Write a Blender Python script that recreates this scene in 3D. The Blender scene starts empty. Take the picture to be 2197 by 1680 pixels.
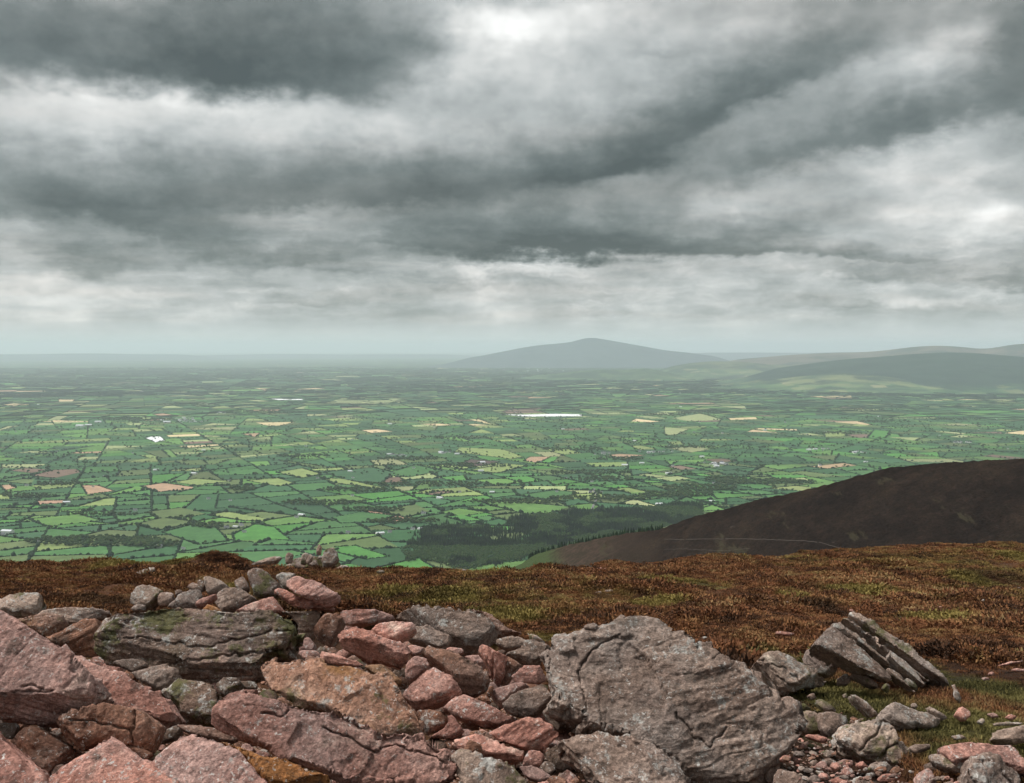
import bpy, bmesh, math, random
import numpy as np
from mathutils import Vector, geometry as mgeo
random.seed(7); RNG = np.random.default_rng(11)
S = bpy.context.scene
COL = S.collection
R = math.radians
# ------------------------------------------------------------------ camera
W, H, F = 2197.0, 1680.0, 2110.0            # picture frame used for measuring; focal length in the same unit
PITCH = math.atan2(95.0, F)
cam = bpy.data.cameras.new('camera'); cam.sensor_width = 36.0; cam.lens = 36.0 * F / W
cam.clip_start = 0.1; cam.clip_end = 400000.0
camo = bpy.data.objects.new('camera', cam); COL.objects.link(camo)
camo.location = (0, 0, 0); camo.rotation_euler = (R(90) - PITCH, 0, 0); S.camera = camo
cp, sp = math.cos(PITCH), math.sin(PITCH)
def ray(px, py):                            # direction of a photo point, forward component ~1
    cx, cy = (np.asarray(px, float) - W / 2) / F, (H / 2 - np.asarray(py, float)) / F
    return np.stack([cx + 0 * cy, cp + cy * sp + 0 * cx, -sp + cy * cp + 0 * cx], -1)
def proj(P):
    P = np.asarray(P, float)
    f = P[..., 1] * cp - P[..., 2] * sp; u = P[..., 1] * sp + P[..., 2] * cp
    return np.stack([W / 2 + F * P[..., 0] / f, H / 2 - F * u / f], -1)
def on_plain(px, py, z=-600.0):
    d = ray(px, py); return d * (z / d[..., 2])[..., None]
# ------------------------------------------------------------------ nodes helper
class NB:
    def __init__(s, tree): s.t = tree; s.n = tree.nodes; s.l = tree.links
    def new(s, typ, ins=None, **kw):
        nd = s.n.new(typ)
        for k, v in kw.items(): setattr(nd, k, v)
        for k, v in (ins or {}).items():
            sk = nd.inputs[k]
            if isinstance(v, bpy.types.NodeSocket): s.l.new(v, sk)
            else: sk.default_value = v
        return nd
    def m(s, op, a, b=0.0, c=0.0, clamp=False):
        nd = s.new('ShaderNodeMath', {0: a, 1: b, 2: c}, operation=op); nd.use_clamp = clamp; return nd.outputs[0]
    def vm(s, op, a, b=(0, 0, 0)):
        return s.new('ShaderNodeVectorMath', {0: a, 1: b}, operation=op).outputs[0]
    def noise(s, vec, scale, detail=4, rough=.55, dist=0.0, col=False):
        nd = s.new('ShaderNodeTexNoise', {'Vector': vec, 'Scale': scale, 'Detail': detail, 'Roughness': rough, 'Distortion': dist})
        return nd.outputs['Color' if col else 'Fac']
    def ramp(s, fac, stops, interp='LINEAR'):
        nd = s.new('ShaderNodeValToRGB', {0: fac}); cr = nd.color_ramp; cr.interpolation = interp
        while len(cr.elements) < len(stops): cr.elements.new(0.5)
        for e, (p, c) in zip(cr.elements, stops): e.position = p; e.color = (*c, 1) if len(c) == 3 else c
        return nd.outputs[0]
    def mix(s, fac, a, b, mode='MIX'):
        nd = s.new('ShaderNodeMix', {0: fac}, data_type='RGBA', blend_type=mode)
        for k, v in ((6, a), (7, b)):
            if isinstance(v, bpy.types.NodeSocket): s.l.new(v, nd.inputs[k])
            else: nd.inputs[k].default_value = (*v, 1) if len(v) == 3 else v
        return nd.outputs[2]
    def rng(s, v, a, b, c=0.0, d=1.0, smooth=True):
        return s.new('ShaderNodeMapRange', {0: v, 1: a, 2: b, 3: c, 4: d}, interpolation_type='SMOOTHSTEP' if smooth else 'LINEAR').outputs[0]
# ------------------------------------------------------------------ world: clouded daylight sky
SUN_EL, SUN_AZ = R(58), R(-78)               # azimuth from +Y towards +X: soft light through the cloud from high on the left
wd = bpy.data.worlds.new('World'); S.world = wd; wd.use_nodes = True
wn = NB(wd.node_tree); wn.n.clear()
sky = wn.new('ShaderNodeTexSky', sky_type='NISHITA'); sky.sun_disc = False
sky.sun_elevation = SUN_EL; sky.sun_rotation = SUN_AZ
tc = wn.new('ShaderNodeTexCoord').outputs['Generated']
sx = wn.new('ShaderNodeSeparateXYZ', {0: tc})
X, Y, Z = sx.outputs
az = wn.m('ARCTAN2', X, Y); el = wn.m('ARCSINE', Z)
ang = wn.new('ShaderNodeCombineXYZ', {0: az, 1: el}).outputs[0]
zz = wn.m('ADD', wn.m('MAXIMUM', Z, 0.0), 0.09)
pl = wn.new('ShaderNodeCombineXYZ', {0: wn.m('DIVIDE', wn.m('MULTIPLY_ADD', Y, .15, wn.m('MULTIPLY', X, .6)), zz), 1: wn.m('DIVIDE', wn.m('MULTIPLY_ADD', X, -.25, Y), zz)}).outputs[0]
def n2d(vec, scale, detail, rough, dist=0.0, col=False):
    nd = wn.new('ShaderNodeTexNoise', {'Vector': vec, 'Scale': scale, 'Detail': detail, 'Roughness': rough, 'Distortion': dist}, noise_dimensions='2D')
    return nd.outputs['Color' if col else 'Fac']
NA = n2d(pl, .95, 6, .58, col=True)
NBn = n2d(wn.vm('MULTIPLY', ang, (1, 1.5, 1)), 10.0, 8, .56, col=True)
N3 = n2d(wn.vm('MULTIPLY', ang, (1, 1.6, 1)), 38.0, 6, .6, col=True); w3 = wn.vm('SUBTRACT', N3, (.5, .5, .5)); n3 = wn.new('ShaderNodeSeparateXYZ', {0: N3}).outputs[2]
w1 = wn.vm('SUBTRACT', NA, (.5, .5, .5)); w2 = wn.vm('SUBTRACT', NBn, (.5, .5, .5))
pw = wn.vm('ADD', wn.vm('MULTIPLY', w1, (.10, .030, 0)), wn.vm('MULTIPLY', w2, (.062, .034, 0)))
pw = wn.vm('ADD', wn.vm('ADD', ang, (0, 0, 1)), wn.vm('ADD', pw, wn.vm('MULTIPLY', w3, (.026, .021, 0))))
CLOUDS = [  # photo x, y, half length, half height, tilt (deg, + = rising to the right), lower edge sharpness, amount (- dark, + bright)
 (60,150,420,110,0,3.0,-.30),(390,140,380,95,0,3.2,-.30),(620,165,260,130,0,3.0,-.27),(760,60,220,110,0,1,-.12),
 (960,140,110,60,20,1,.30),(1050,60,130,40,-10,1,.22),(1180,55,200,50,0,1.2,.34),(300,205,330,28,0,1,.22),(480,215,160,25,0,1,.14),(120,250,260,45,0,1,.18),(720,260,250,45,0,1,.12),(560,275,500,50,0,1,.10),
 (1150,180,250,60,0,1,.10),(840,150,90,60,0,1,-.10),
 (120,450,360,90,-2,3,-.24),(300,480,230,60,-12,3.5,-.22),(640,425,420,75,3,3,-.28),(1000,400,400,65,6,3,-.26),(1300,355,250,70,14,3,-.26),
 (1480,260,250,60,26,2.4,-.26),(1720,150,330,60,17,2.6,-.22),(1390,110,110,30,0,2,-.16),(1600,20,500,25,4,1,-.12),
 (1980,120,140,35,22,1,.16),(1560,60,240,30,8,1,.10),
 (1830,300,330,70,12,3,-.26),(2000,270,200,50,8,2.6,-.16),(1650,340,200,40,12,2,-.10),(2190,95,80,110,0,1.2,-.42),
 (1080,532,300,70,-2,4,-.50),(1300,540,270,75,0,4,-.32),(1560,545,280,50,0,4,-.26),(1800,550,260,22,-2,4,-.18),(1440,420,250,50,12,1.5,-.08),(1700,500,140,40,0,2,-.14),
 (1960,345,160,28,12,1,.22),(2060,375,110,24,14,1,.22),(2110,465,60,45,-30,1,.26),(1960,455,80,26,10,1,.14),(1900,490,250,40,0,1,.10),(1560,435,70,20,20,1,.14),(2050,520,160,25,0,2,.06),
 (185,568,85,62,0,2.5,-.30),(430,548,150,45,6,2.5,-.26),(640,562,200,36,5,2.5,-.22),(770,588,120,36,-6,3,-.26),(560,615,110,26,0,3,-.14),(620,650,130,14,2,3,-.14),
 (60,490,120,20,0,1,.05),(640,445,90,24,10,1,.10),(600,510,180,18,6,1,.14),(120,620,220,70,0,1,.10),(150,665,50,20,10,1,.14),
 (640,690,130,60,0,1,-.08),(350,690,130,40,0,1,-.05),(980,580,180,16,3,1,.14),(1200,575,160,16,0,1,.14),(1080,605,200,10,2,1,-.10),(1330,640,260,18,0,1,.08),(1200,635,110,10,0,2,-.08),(1550,610,260,16,0,1,.09),
 (1850,592,110,22,0,2.5,-.20),(2000,600,200,14,0,2,-.10),(2180,610,80,22,0,2,-.16),(1900,632,70,14,0,1,.13),(2080,632,90,14,0,1,.12),(1780,660,180,14,0,2,-.12),(1500,675,260,10,0,2,-.05),(1270,695,60,10,0,1,-.06)]
def dot(v, c): return wn.new('ShaderNodeVectorMath', {0: v, 1: c}, operation='DOT_PRODUCT').outputs['Value']
val = None
for (bx, by, rx, ry, rot, asym, amp) in CLOUDS:
    if asym > 2.2 and amp < 0: ry, by, amp = ry * 1.3, by + .05 * ry, amp * 1.06
    d = ray(bx, by); d = d / np.linalg.norm(d)
    u0, v0 = math.atan2(d[0], d[1]), math.asin(d[2]); c, s_ = math.cos(R(rot)), math.sin(R(rot))
    ax, bx_, ay, by_ = c * F / rx, s_ * F / rx, -s_ * F / ry, c * F / ry
    lx = dot(pw, (ax, bx_, -ax * u0 - bx_ * v0)); ly = dot(pw, (ay, by_, -ay * u0 - by_ * v0))
    if asym > 1.2: ly = wn.m('MAXIMUM', ly, wn.m('MULTIPLY', ly, -asym * 1.5))
    g = wn.m('EXPONENT', wn.m('MULTIPLY', wn.m('MULTIPLY_ADD', ly, ly, wn.m('MULTIPLY', lx, lx)), -1.0))
    val = wn.m('MULTIPLY_ADD', g, amp * (.84 if amp < 0 else .95), 0.46 if val is None else val)
sA = wn.new('ShaderNodeSeparateXYZ', {0: w1}).outputs[2]; sB = wn.new('ShaderNodeSeparateXYZ', {0: w2}).outputs[2]
low = wn.rng(el, -.004, .018)
rows = n2d(wn.vm('ADD', wn.vm('MULTIPLY', ang, (1, 4.5, 1)), wn.vm('MULTIPLY', w3, (.05, .05, 0))), 17.0, 5, .58)
def finish(v, fine):
    nz = wn.m('MULTIPLY_ADD', sA, .13, wn.m('MULTIPLY', sB, .46))
    if fine is not None: nz = wn.m('MULTIPLY_ADD', wn.m('SUBTRACT', fine, .5), .17, nz)
    v = wn.m('MULTIPLY_ADD', nz, low, v)
    if fine is not None: v = wn.m('MULTIPLY_ADD', wn.m('SUBTRACT', rows, .5), wn.m('MULTIPLY', wn.rng(el, .012, .03), wn.rng(el, .16, .09, 0, .42)), v)
    v = wn.m('MULTIPLY_ADD', v, 1.08, -.02)
    v = wn.m('ADD', v, wn.rng(el, .12, .0, 0.0, .07))
    c = wn.ramp(wn.m('MULTIPLY_ADD', v, .87, .13), [(0.0, (.052, .066, .062)), (.13, (.084, .102, .097)), (.28, (.132, .154, .148)), (.44, (.225, .247, .241)), (.61, (.355, .376, .371)), (.79, (.54, .55, .535)), (1.0, (.78, .785, .765))])
    c = wn.mix(wn.rng(wn.m('ADD', sA, .5), .4, .7, 0, .6), c, wn.mix(1.0, c, (1.07, 1.0, .97), 'MULTIPLY'))
    c = wn.mix(wn.rng(el, .036, .0, 0, .7), c, (.49, .54, .545))
    nish = wn.mix(1.0, sky.outputs[0], (.1, .1, .1), 'MULTIPLY')
    c = wn.mix(1.0, wn.mix(.96, nish, c), (10, 10, 10), 'MULTIPLY')      # the background scales the sky by 0.1
    return wn.new('ShaderNodeBackground', {'Color': c, 'Strength': .1}).outputs[0]
plain_sky = finish(.45, None)                 # the same cloud deck, carried on all round
view_sky = finish(val, n3)                    # with the large cloud masses placed in it
msk = wn.m('MULTIPLY', wn.m('MULTIPLY', wn.rng(az, -.95, -.6), wn.rng(az, .95, .6)), wn.m('MULTIPLY', wn.rng(el, .60, .42), wn.rng(el, -.03, -.01)))
mxs = wn.new('ShaderNodeMixShader', {0: msk, 1: plain_sky, 2: view_sky})
wn.l.new(mxs.outputs[0], wn.new('ShaderNodeOutputWorld').inputs[0])
wd.cycles.sampling_method = 'MANUAL'; wd.cycles.sample_map_resolution = 512
# ------------------------------------------------------------------ sun, weak and very soft behind the cloud
sl = bpy.data.lights.new('sun', 'SUN'); sl.energy = 3.4; sl.angle = R(18); sl.color = (1.0, .965, .91)
suno = bpy.data.objects.new('sun', sl); COL.objects.link(suno)
sd = Vector((math.sin(SUN_AZ) * math.cos(SUN_EL), math.cos(SUN_AZ) * math.cos(SUN_EL), math.sin(SUN_EL)))
suno.rotation_euler = sd.to_track_quat('Z', 'Y').to_euler(); suno.location = sd * 60
S.view_settings.view_transform = 'Standard'; S.view_settings.look = 'None'
S.view_settings.exposure = 0.5; S.view_settings.gamma = 1.0; S.view_settings.use_curve_mapping = False
S.render.engine = 'CYCLES'; S.cycles.use_denoising = True; S.cycles.use_adaptive_sampling = True; S.cycles.adaptive_threshold = .02; S.cycles.adaptive_min_samples = 10; S.cycles.max_bounces = 8; S.cycles.diffuse_bounces = 3
S.cycles.volume_bounces = 4; S.cycles.transparent_max_bounces = 8
# ------------------------------------------------------------------ shared helpers
def hash3(ix, iy, iz):
    h = (ix.astype(np.int64) * 374761393 + iy.astype(np.int64) * 668265263 + iz.astype(np.int64) * 2147483647) & 0xffffffff
    h = ((h ^ (h >> 13)) * 1274126177) & 0xffffffff
    return ((h ^ (h >> 16)) & 0xffff) / 32767.5 - 1.0
HT = np.random.default_rng(3).uniform(-1, 1, 8192).astype(np.float32)
def vnoise(P):                                # value noise, -1..1
    P = np.asarray(P, np.float32); i = np.floor(P); f = P - i; i = i.astype(np.int32); f = f * f * f * (f * (f * 6 - 15) + 10)
    fx, fy, fz = f[..., 0], f[..., 1], f[..., 2]; x0 = i[..., 0] * 1619; y0 = i[..., 1] * 3137; z0 = i[..., 2] * 6971
    def L(a, c):
        e = a + c; u = HT[(e ^ (e >> 7)) & 8191]; e = e + 6971; v = HT[(e ^ (e >> 7)) & 8191]; return u + (v - u) * fz
    a0 = x0 + y0; a1 = x0 + 1619 + y0
    p0 = L(a0, z0); p1 = L(a0 + 3137, z0); q0 = L(a1, z0); q1 = L(a1 + 3137, z0)
    m0 = p0 + (p1 - p0) * fy; m1 = q0 + (q1 - q0) * fy
    return m0 + (m1 - m0) * fx
def fbm(P, oct=4, rough=.5):
    P = np.asarray(P, float); a, o, t = 1.0, 0, 0
    for k in range(oct): o = o + a * vnoise(P * 2.03 ** k + 17.3 * k); t += a; a *= rough
    return o / t
def xyz(x, y, z=0.0): x, y = np.broadcast_arrays(np.asarray(x, float), np.asarray(y, float)); return np.stack([x, y, np.full_like(x, z)], -1)
def sstep(a, b, x): t = np.clip((np.asarray(x, float) - a) / (b - a), 0, 1); return t * t * (3 - 2 * t)
def mesh(name, verts, faces, smooth=False):
    me = bpy.data.meshes.new(name)
    if isinstance(faces, np.ndarray) and isinstance(verts, np.ndarray):
        k = faces.shape[1]; me.vertices.add(len(verts)); me.vertices.foreach_set('co', np.ascontiguousarray(verts, np.float32).ravel())
        me.loops.add(faces.size); me.loops.foreach_set('vertex_index', faces.astype(np.int32).ravel())
        me.polygons.add(len(faces)); me.polygons.foreach_set('loop_start', np.arange(0, faces.size, k, dtype=np.int32))
        me.update(calc_edges=True); me.validate()
    else: me.from_pydata([tuple(v) for v in verts], [], [tuple(f) for f in faces]); me.update()
    if smooth: me.polygons.foreach_set('use_smooth', [True] * len(me.polygons))
    return me
def link(name, me, mat=None, parent=None, loc=None, **props):
    o = bpy.data.objects.new(name, me); COL.objects.link(o)
    if mat and me and not me.materials: me.materials.append(mat)
    if parent: o.parent = parent
    if loc is not None: o.location = loc
    for k, v in props.items(): o[k] = v
    return o
def attr_color(me, cols, name='tone'):         # one colour for each face
    a = me.attributes.new(name, 'FLOAT_COLOR', 'FACE'); c = np.ones((len(me.polygons), 4), np.float32); c[:, :3] = cols; a.data.foreach_set('color', c.ravel())
def attr_float(me, v, name): a = me.attributes.new(name, 'FLOAT', 'POINT'); a.data.foreach_set('value', np.asarray(v, np.float32))
def grid_faces(nu, nv): i = np.arange(nu - 1)[:, None] * nv + np.arange(nv - 1)[None]; i = i.ravel(); return np.stack([i, i + nv, i + nv + 1, i + 1], 1)
def material(name, rough=.95, spec=.15):
    m = bpy.data.materials.new(name); m.use_nodes = True; b = NB(m.node_tree); b.n.clear()
    p = b.new('ShaderNodeBsdfPrincipled', {'Roughness': rough, 'Specular IOR Level': spec}); o = b.new('ShaderNodeOutputMaterial'); b.l.new(p.outputs[0], o.inputs[0])
    return m, b, p
def setc(b, p, c):
    if isinstance(c, bpy.types.NodeSocket): b.l.new(c, p.inputs['Base Color'])
    else: p.inputs['Base Color'].default_value = (*c, 1)
def bump(b, p, h, strength=.5, dist=.01):
    nd = b.new('ShaderNodeBump', {'Strength': strength, 'Distance': dist, 'Height': h}); b.l.new(nd.outputs[0], p.inputs['Normal'])
def flat_mat(name, c, rough=.9, var=.0, scale=1.0):
    m, b, p = material(name, rough)
    if var:
        g = b.new('ShaderNodeNewGeometry').outputs['Position']; n = b.noise(g, scale, 4)
        c = b.mix(1.0, b.ramp(n, [(.3, (1 - var,) * 3), (.7, (1 + var,) * 3)]), c, 'MULTIPLY')
    setc(b, p, c); return m
def inpoly(P, poly):
    P = np.atleast_2d(P); x, y = P[:, 0], P[:, 1]; ins = np.zeros(len(P), bool); q = np.asarray(poly, float); j = len(q) - 1
    for i in range(len(q)):
        xi, yi, xj, yj = *q[i], *q[j]
        with np.errstate(divide='ignore', invalid='ignore'):
            c = ((yi > y) != (yj > y)) & (x < (xj - xi) * (y - yi) / (yj - yi + 1e-12) + xi)
        ins ^= c; j = i
    return ins
def scatter(name, pts, scl, rot, pick, protos, **props):  # geometry nodes: uncountable cover from clumps that stand in the scene
    me = bpy.data.meshes.new(name); me.vertices.add(len(pts)); me.vertices.foreach_set('co', np.asarray(pts, np.float32).ravel())
    for nm, ty, v in (('scl', 'FLOAT_VECTOR', scl), ('rot', 'FLOAT_VECTOR', rot)):
        me.attributes.new(nm, ty, 'POINT').data.foreach_set('vector', np.asarray(v, np.float32).ravel())
    me.attributes.new('pick', 'INT', 'POINT').data.foreach_set('value', np.asarray(pick, np.int32))
    o = link(name, me, **props)
    g = bpy.data.node_groups.new(name, 'GeometryNodeTree'); b = NB(g)
    g.interface.new_socket('Geometry', in_out='INPUT', socket_type='NodeSocketGeometry'); g.interface.new_socket('Geometry', in_out='OUTPUT', socket_type='NodeSocketGeometry')
    gi = b.new('NodeGroupInput'); go = b.new('NodeGroupOutput')
    j = b.new('GeometryNodeJoinGeometry')
    for p in reversed(protos):
        oi = b.new('GeometryNodeObjectInfo', {'Object': p}); oi.transform_space = 'ORIGINAL'; oi.inputs['As Instance'].default_value = True; b.l.new(oi.outputs['Geometry'], j.inputs[0])
    def na(n, ty): nd = b.new('GeometryNodeInputNamedAttribute', {0: n}, data_type=ty); return nd.outputs[0]
    ip = b.new('GeometryNodeInstanceOnPoints', {'Points': gi.outputs[0], 'Instance': j.outputs[0], 'Pick Instance': True, 'Instance Index': na('pick', 'INT'), 'Scale': na('scl', 'FLOAT_VECTOR')})
    er = b.new('FunctionNodeEulerToRotation', {0: na('rot', 'FLOAT_VECTOR')}); b.l.new(er.outputs[0], ip.inputs['Rotation'])
    b.l.new(ip.outputs[0], go.inputs[0])
    md = o.modifiers.new('cover', 'NODES'); md.node_group = g
    return o
# ------------------------------------------------------------------ the plain
PLAIN = -600.0
def plain_z(x, y):
    r = np.hypot(x, y)
    return PLAIN + 9 * fbm(xyz(x, y) / 1500, 2) * sstep(2200, 4000, r) + 16 * fbm(xyz(x, y) / 5200 + 5, 2) * sstep(5000, 14000, r)
def px_plain(pts):
    p = np.array(pts, float); q = on_plain(p[:, 0], p[:, 1])
    for _ in range(2): q = on_plain(p[:, 0], p[:, 1], plain_z(q[:, 0], q[:, 1]))
    return q
def reg(tag, pts):                             # crops of the photograph -> photo frame
    ox, oy, k = {'A': (0, 1157.1, .3336), 'B': (694.3, 1234.3, .2809), 'C': (1465.7, 1234.3, .3329), 'D': (0, 771.4, .3511), 'E': (694.3, 848.6, .3511), 'G': (1425.6, 848.6, .3511), 'P': (0, 0, 1), 'K': (1658.5, 1504.2, .24506)}[tag]
    return [(ox + x * k, oy + y * k) for x, y in pts]
# base sheet with far farmland in the material
rs = np.concatenate([[500, 1200], np.geomspace(2000, 120000, 70)]); th = np.linspace(-1.25, 1.25, 140)
gx = rs[:, None] * np.sin(th)[None]; gy = rs[:, None] * np.cos(th)[None]
gz = plain_z(gx, gy) - np.where(gy < 29500, 3.0, 0)
far_m, b, p = material('far_farmland'); pos = b.new('ShaderNodeNewGeometry').outputs['Position']
wp = b.vm('ADD', pos, b.vm('MULTIPLY', b.vm('SUBTRACT', b.noise(pos, .0011, 3, col=True), (.5, .5, .5)), (500, 500, 0)))
vo = b.new('ShaderNodeTexVoronoi', {'Vector': b.vm('MULTIPLY', wp, (.0042, .0042, 0)), 'Scale': 1.0}, distance='CHEBYCHEV')
rndc = b.new('ShaderNodeSeparateColor', {0: vo.outputs['Color']})
FCOL = [(.028, .085, .034), (.036, .105, .042), (.05, .135, .04), (.07, .165, .045), (.12, .19, .06), (.028, .08, .048)]
c = b.ramp(rndc.outputs[0], [(0, FCOL[0]), (.2, FCOL[5]), (.4, FCOL[1]), (.6, FCOL[2]), (.78, FCOL[3]), (.9, (.16, .2, .075)), (.96, (.34, .29, .16)), (1, (.2, .14, .09))])
wood = b.noise(b.vm('MULTIPLY', pos, (.0009, .0018, 0)), 1.0, 5, .62)
c = b.mix(b.rng(wood, .53, .60, 0, .85), c, (.014, .036, .022))
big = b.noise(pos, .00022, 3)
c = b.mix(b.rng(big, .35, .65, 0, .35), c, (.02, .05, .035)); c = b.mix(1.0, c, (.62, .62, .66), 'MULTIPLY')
stk = b.noise(b.vm('MULTIPLY', pos, (.00035, .00032, 0)), 1.0, 6, .66)
c = b.mix(b.rng(stk, .50, .58, 0, .8), c, (.009, .022, .018)); c = b.mix(b.rng(stk, .40, .34, 0, .55), c, (.13, .155, .075))
setc(b, p, c)
ground = link('plain', mesh('plain', np.stack([gx, gy, gz], -1).reshape(-1, 3), grid_faces(len(rs), len(th)), True), far_m, kind='structure')
# --- fields: hedged parcels cut out of the plain
def cut(poly, p0, n):
    A, B = [], []
    for i in range(len(poly)):
        a, c = poly[i], poly[(i + 1) % len(poly)]; da, dc = (a - p0) @ n, (c - p0) @ n
        (A if da >= 0 else B).append(a)
        if da * dc < 0: q = a + (c - a) * (da / (da - dc)); A.append(q); B.append(q)
    return A, B
def area(p): p = np.array(p); x, y = p.T; return .5 * abs(np.dot(x, np.roll(y, 1)) - np.dot(y, np.roll(x, 1)))
leafs = []
def divide(poly, depth=0):
    A = area(poly); c = np.mean(poly, 0); r = np.hypot(*c)
    if abs(c[0]) > .62 * c[1] + 600 or r < 2300: return
    tgt = (26000 if r < 5500 else 34000 if r < 9000 else 60000 if r < 14000 else 130000) * (1 + .7 * float(vnoise(np.array([c[0] / 900, c[1] / 900, 3.]))))
    if A < tgt * random.uniform(.8, 1.9): leafs.append(np.array(poly)); return
    if A > 1.2e6: a = R((22 if depth % 2 else 108) + random.uniform(-14, 14))
    else:
        q = np.array(poly) - c; cov = q.T @ q; w, v = np.linalg.eigh(cov); ax = v[:, 1]
        a = math.atan2(ax[1], ax[0]) + R(random.gauss(0, 9))
        if random.random() < .12: a += R(90)
    n = np.array([math.cos(a), math.sin(a)]); p0 = c + n * math.sqrt(A) * random.uniform(-.12, .12)
    X_, Y_ = cut(poly, p0, n)
    if len(X_) < 3 or len(Y_) < 3: leafs.append(np.array(poly)); return
    divide(X_, depth + 1); divide(Y_, depth + 1)
divide([np.array(q, float) for q in ((-1900, 1900), (1900, 1900), (18000, 28500), (-18000, 28500))])
PAL = dict(vivid=(.069, .198, .046), bright=(.100, .198, .054), mid=(.055, .138, .046), dark=(.034, .092, .037), blue=(.040, .100, .046), olive=(.094, .134, .052), yg=(.203, .262, .095), straw=(.567, .461, .270), tan=(.365, .243, .162), brown=(.162, .109, .084), dbrown=(.081, .058, .054), white=(.74, .76, .78), pale=(.270, .307, .149))
TR = [('D','mid',[(990,1055),(1190,1005),(1330,1030),(1395,1110),(1210,1130),(1080,1085)]),('D','olive',[(905,930),(1110,905),(1260,945),(1160,962),(960,972)]),('D','yg',[(1270,950),(1390,930),(1650,975),(1610,990),(1480,985)]),('D','bright',[(175,975),(480,945),(620,985),(280,1020)]),
('D','tan',[(860,775),(1000,755),(1180,780),(1170,795),(960,810)]),('D','yg',[(1060,750),(1200,728),(1410,745),(1200,770)]),('D','vivid',[(1420,1070),(1560,1005),(1680,1025),(1770,1100),(1430,1105)]),('D','olive',[(830,1005),(1000,965),(1200,995),(960,1045)]),('D','tan',[(500,770),(600,770),(700,805),(530,825)]),
('D','brown',[(190,710),(330,675),(470,670),(490,690),(330,725)]),('D','brown',[(60,680),(150,665),(300,672),(200,695)]),('D','white',[(890,480),(930,470),(985,472),(1010,495),(950,507)]),('D','tan',[(1475,455),(1590,450),(1560,475)]),('D','tan',[(930,335),(1000,330),(1090,345),(980,348)]),
('D','yg',[(1690,690),(1850,665),(1960,700),(1840,725)]),('D','yg',[(1510,740),(1700,725),(1810,760),(1700,775)]),('D','yg',[(1960,725),(2197,760),(2197,775),(2050,755)]),('D','straw',[(85,215),(150,210),(205,222),(100,226)]),('D','straw',[(0,278),(90,268),(190,275),(80,287)]),('D','straw',[(1080,530),(1350,518),(1350,525),(1150,540)]),('D','white',[(1650,240),(1850,240),(1850,250),(1700,250)]),('D','tan',[(0,770),(60,765),(100,785),(30,800)]),
('E','white',[(1080,115),(1200,118),(1400,112),(1580,115),(1580,128),(1210,130)]),('E','brown',[(1085,100),(1180,80),(1360,75),(1340,105),(1120,112)]),('E','yg',[(800,345),(830,318),(1100,330),(1220,375),(1150,390),(950,365)]),('E','yg',[(900,455),(1120,415),(1240,430),(1060,475)]),('E','tan',[(1220,400),(1260,375),(1390,375),(1310,412)]),('E','dbrown',[(810,430),(900,390),(1080,405),(960,432)]),('E','tan',[(1740,365),(1800,358),(1970,365),(1860,385)]),
('E','olive',[(330,705),(560,665),(655,710),(500,745)]),('E','bright',[(700,715),(830,690),(1000,715),(850,740)]),('E','vivid',[(740,740),(850,730),(980,765),(850,770)]),('E','bright',[(970,650),(1120,645),(1500,680),(1380,725),(1220,722),(1000,665)]),('E','mid',[(50,745),(230,712),(440,735),(330,775),(100,780)]),('E','blue',[(350,790),(520,765),(690,795),(480,820)]),('E','vivid',[(990,795),(1140,800),(1140,828),(1060,820)]),('E','vivid',[(70,925),(200,918),(400,985),(250,1000),(90,960)]),
('E','mid',[(1180,610),(1400,580),(1540,590),(1500,628),(1330,632)]),('E','yg',[(540,600),(640,575),(720,585),(600,602)]),('E','brown',[(620,605),(720,585),(790,590),(680,612)]),('E','yg',[(0,505),(120,510),(370,565),(330,570),(100,530)]),('E','pale',[(0,50),(130,12),(480,15),(380,55)]),('E','mid',[(350,485),(560,425),(720,460),(520,500)]),('E','blue',[(0,470),(300,440),(430,470),(350,540),(150,520)]),
('G','straw',[(380,140),(560,132),(570,145),(400,152)]),('G','straw',[(550,200),(815,207),(815,215),(560,209)]),('G','yg',[(970,222),(1110,222),(1110,250),(980,255)]),('G','straw',[(2070,230),(2250,208),(2250,245)]),('G','straw',[(1050,78),(1220,80),(1200,86)]),('G','straw',[(870,5),(1140,0),(1150,20),(950,15)]),('G','brown',[(1850,225),(2060,222),(2070,235)]),('G','vivid',[(1280,210),(1380,220),(1350,260),(1240,262)]),('G','pale',[(40,140),(220,110),(360,150),(150,158)]),('G','pale',[(0,195),(160,205),(60,245),(0,240)])]
fields = []                                    # (polygon xy, colour, traced?)
traced = [(np.array(px_plain(reg(t, q)))[:, :2], k) for t, k, q in TR]
cent = np.array([q.mean(0) for q in leafs]); drop = np.zeros(len(leafs), bool)
for q, k in traced: drop |= inpoly(cent, q)
keys = ['mid', 'dark', 'blue', 'olive', 'bright', 'vivid', 'yg', 'pale', 'tan', 'brown', 'straw']
for i, q in enumerate(leafs):
    c = cent[i]; r = np.hypot(*c); warm = float(vnoise(np.array([c[0] / 2200, c[1] / 2200, 9.])))
    wts = [24, 20, 16, 12, 12, 9 if r < 5000 else 4, 2.5 + 4 * max(0, warm), 1 + 4 * max(0, warm) + (3 if r > 8000 else 0), .3 + .5 * max(0, warm), .6, .15 + (1.2 if r > 7000 else 0)]
    if r < 3300: wts[8:] = [0, 0, 0]
    k = random.choices(keys, wts)[0]; v = random.uniform(.8, 1.2); v2 = random.uniform(.92, 1.08)
    fields.append((q, (PAL[k][0] * v, PAL[k][1] * v * v2, PAL[k][2] * v), 0))
for q, k in traced: fields.append((q, PAL[k], 1))
field_m, b, p = material('field_grass'); pos = b.new('ShaderNodeNewGeometry').outputs['Position']
fa = b.new('ShaderNodeAttribute', attribute_name='tone').outputs['Color']
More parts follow.
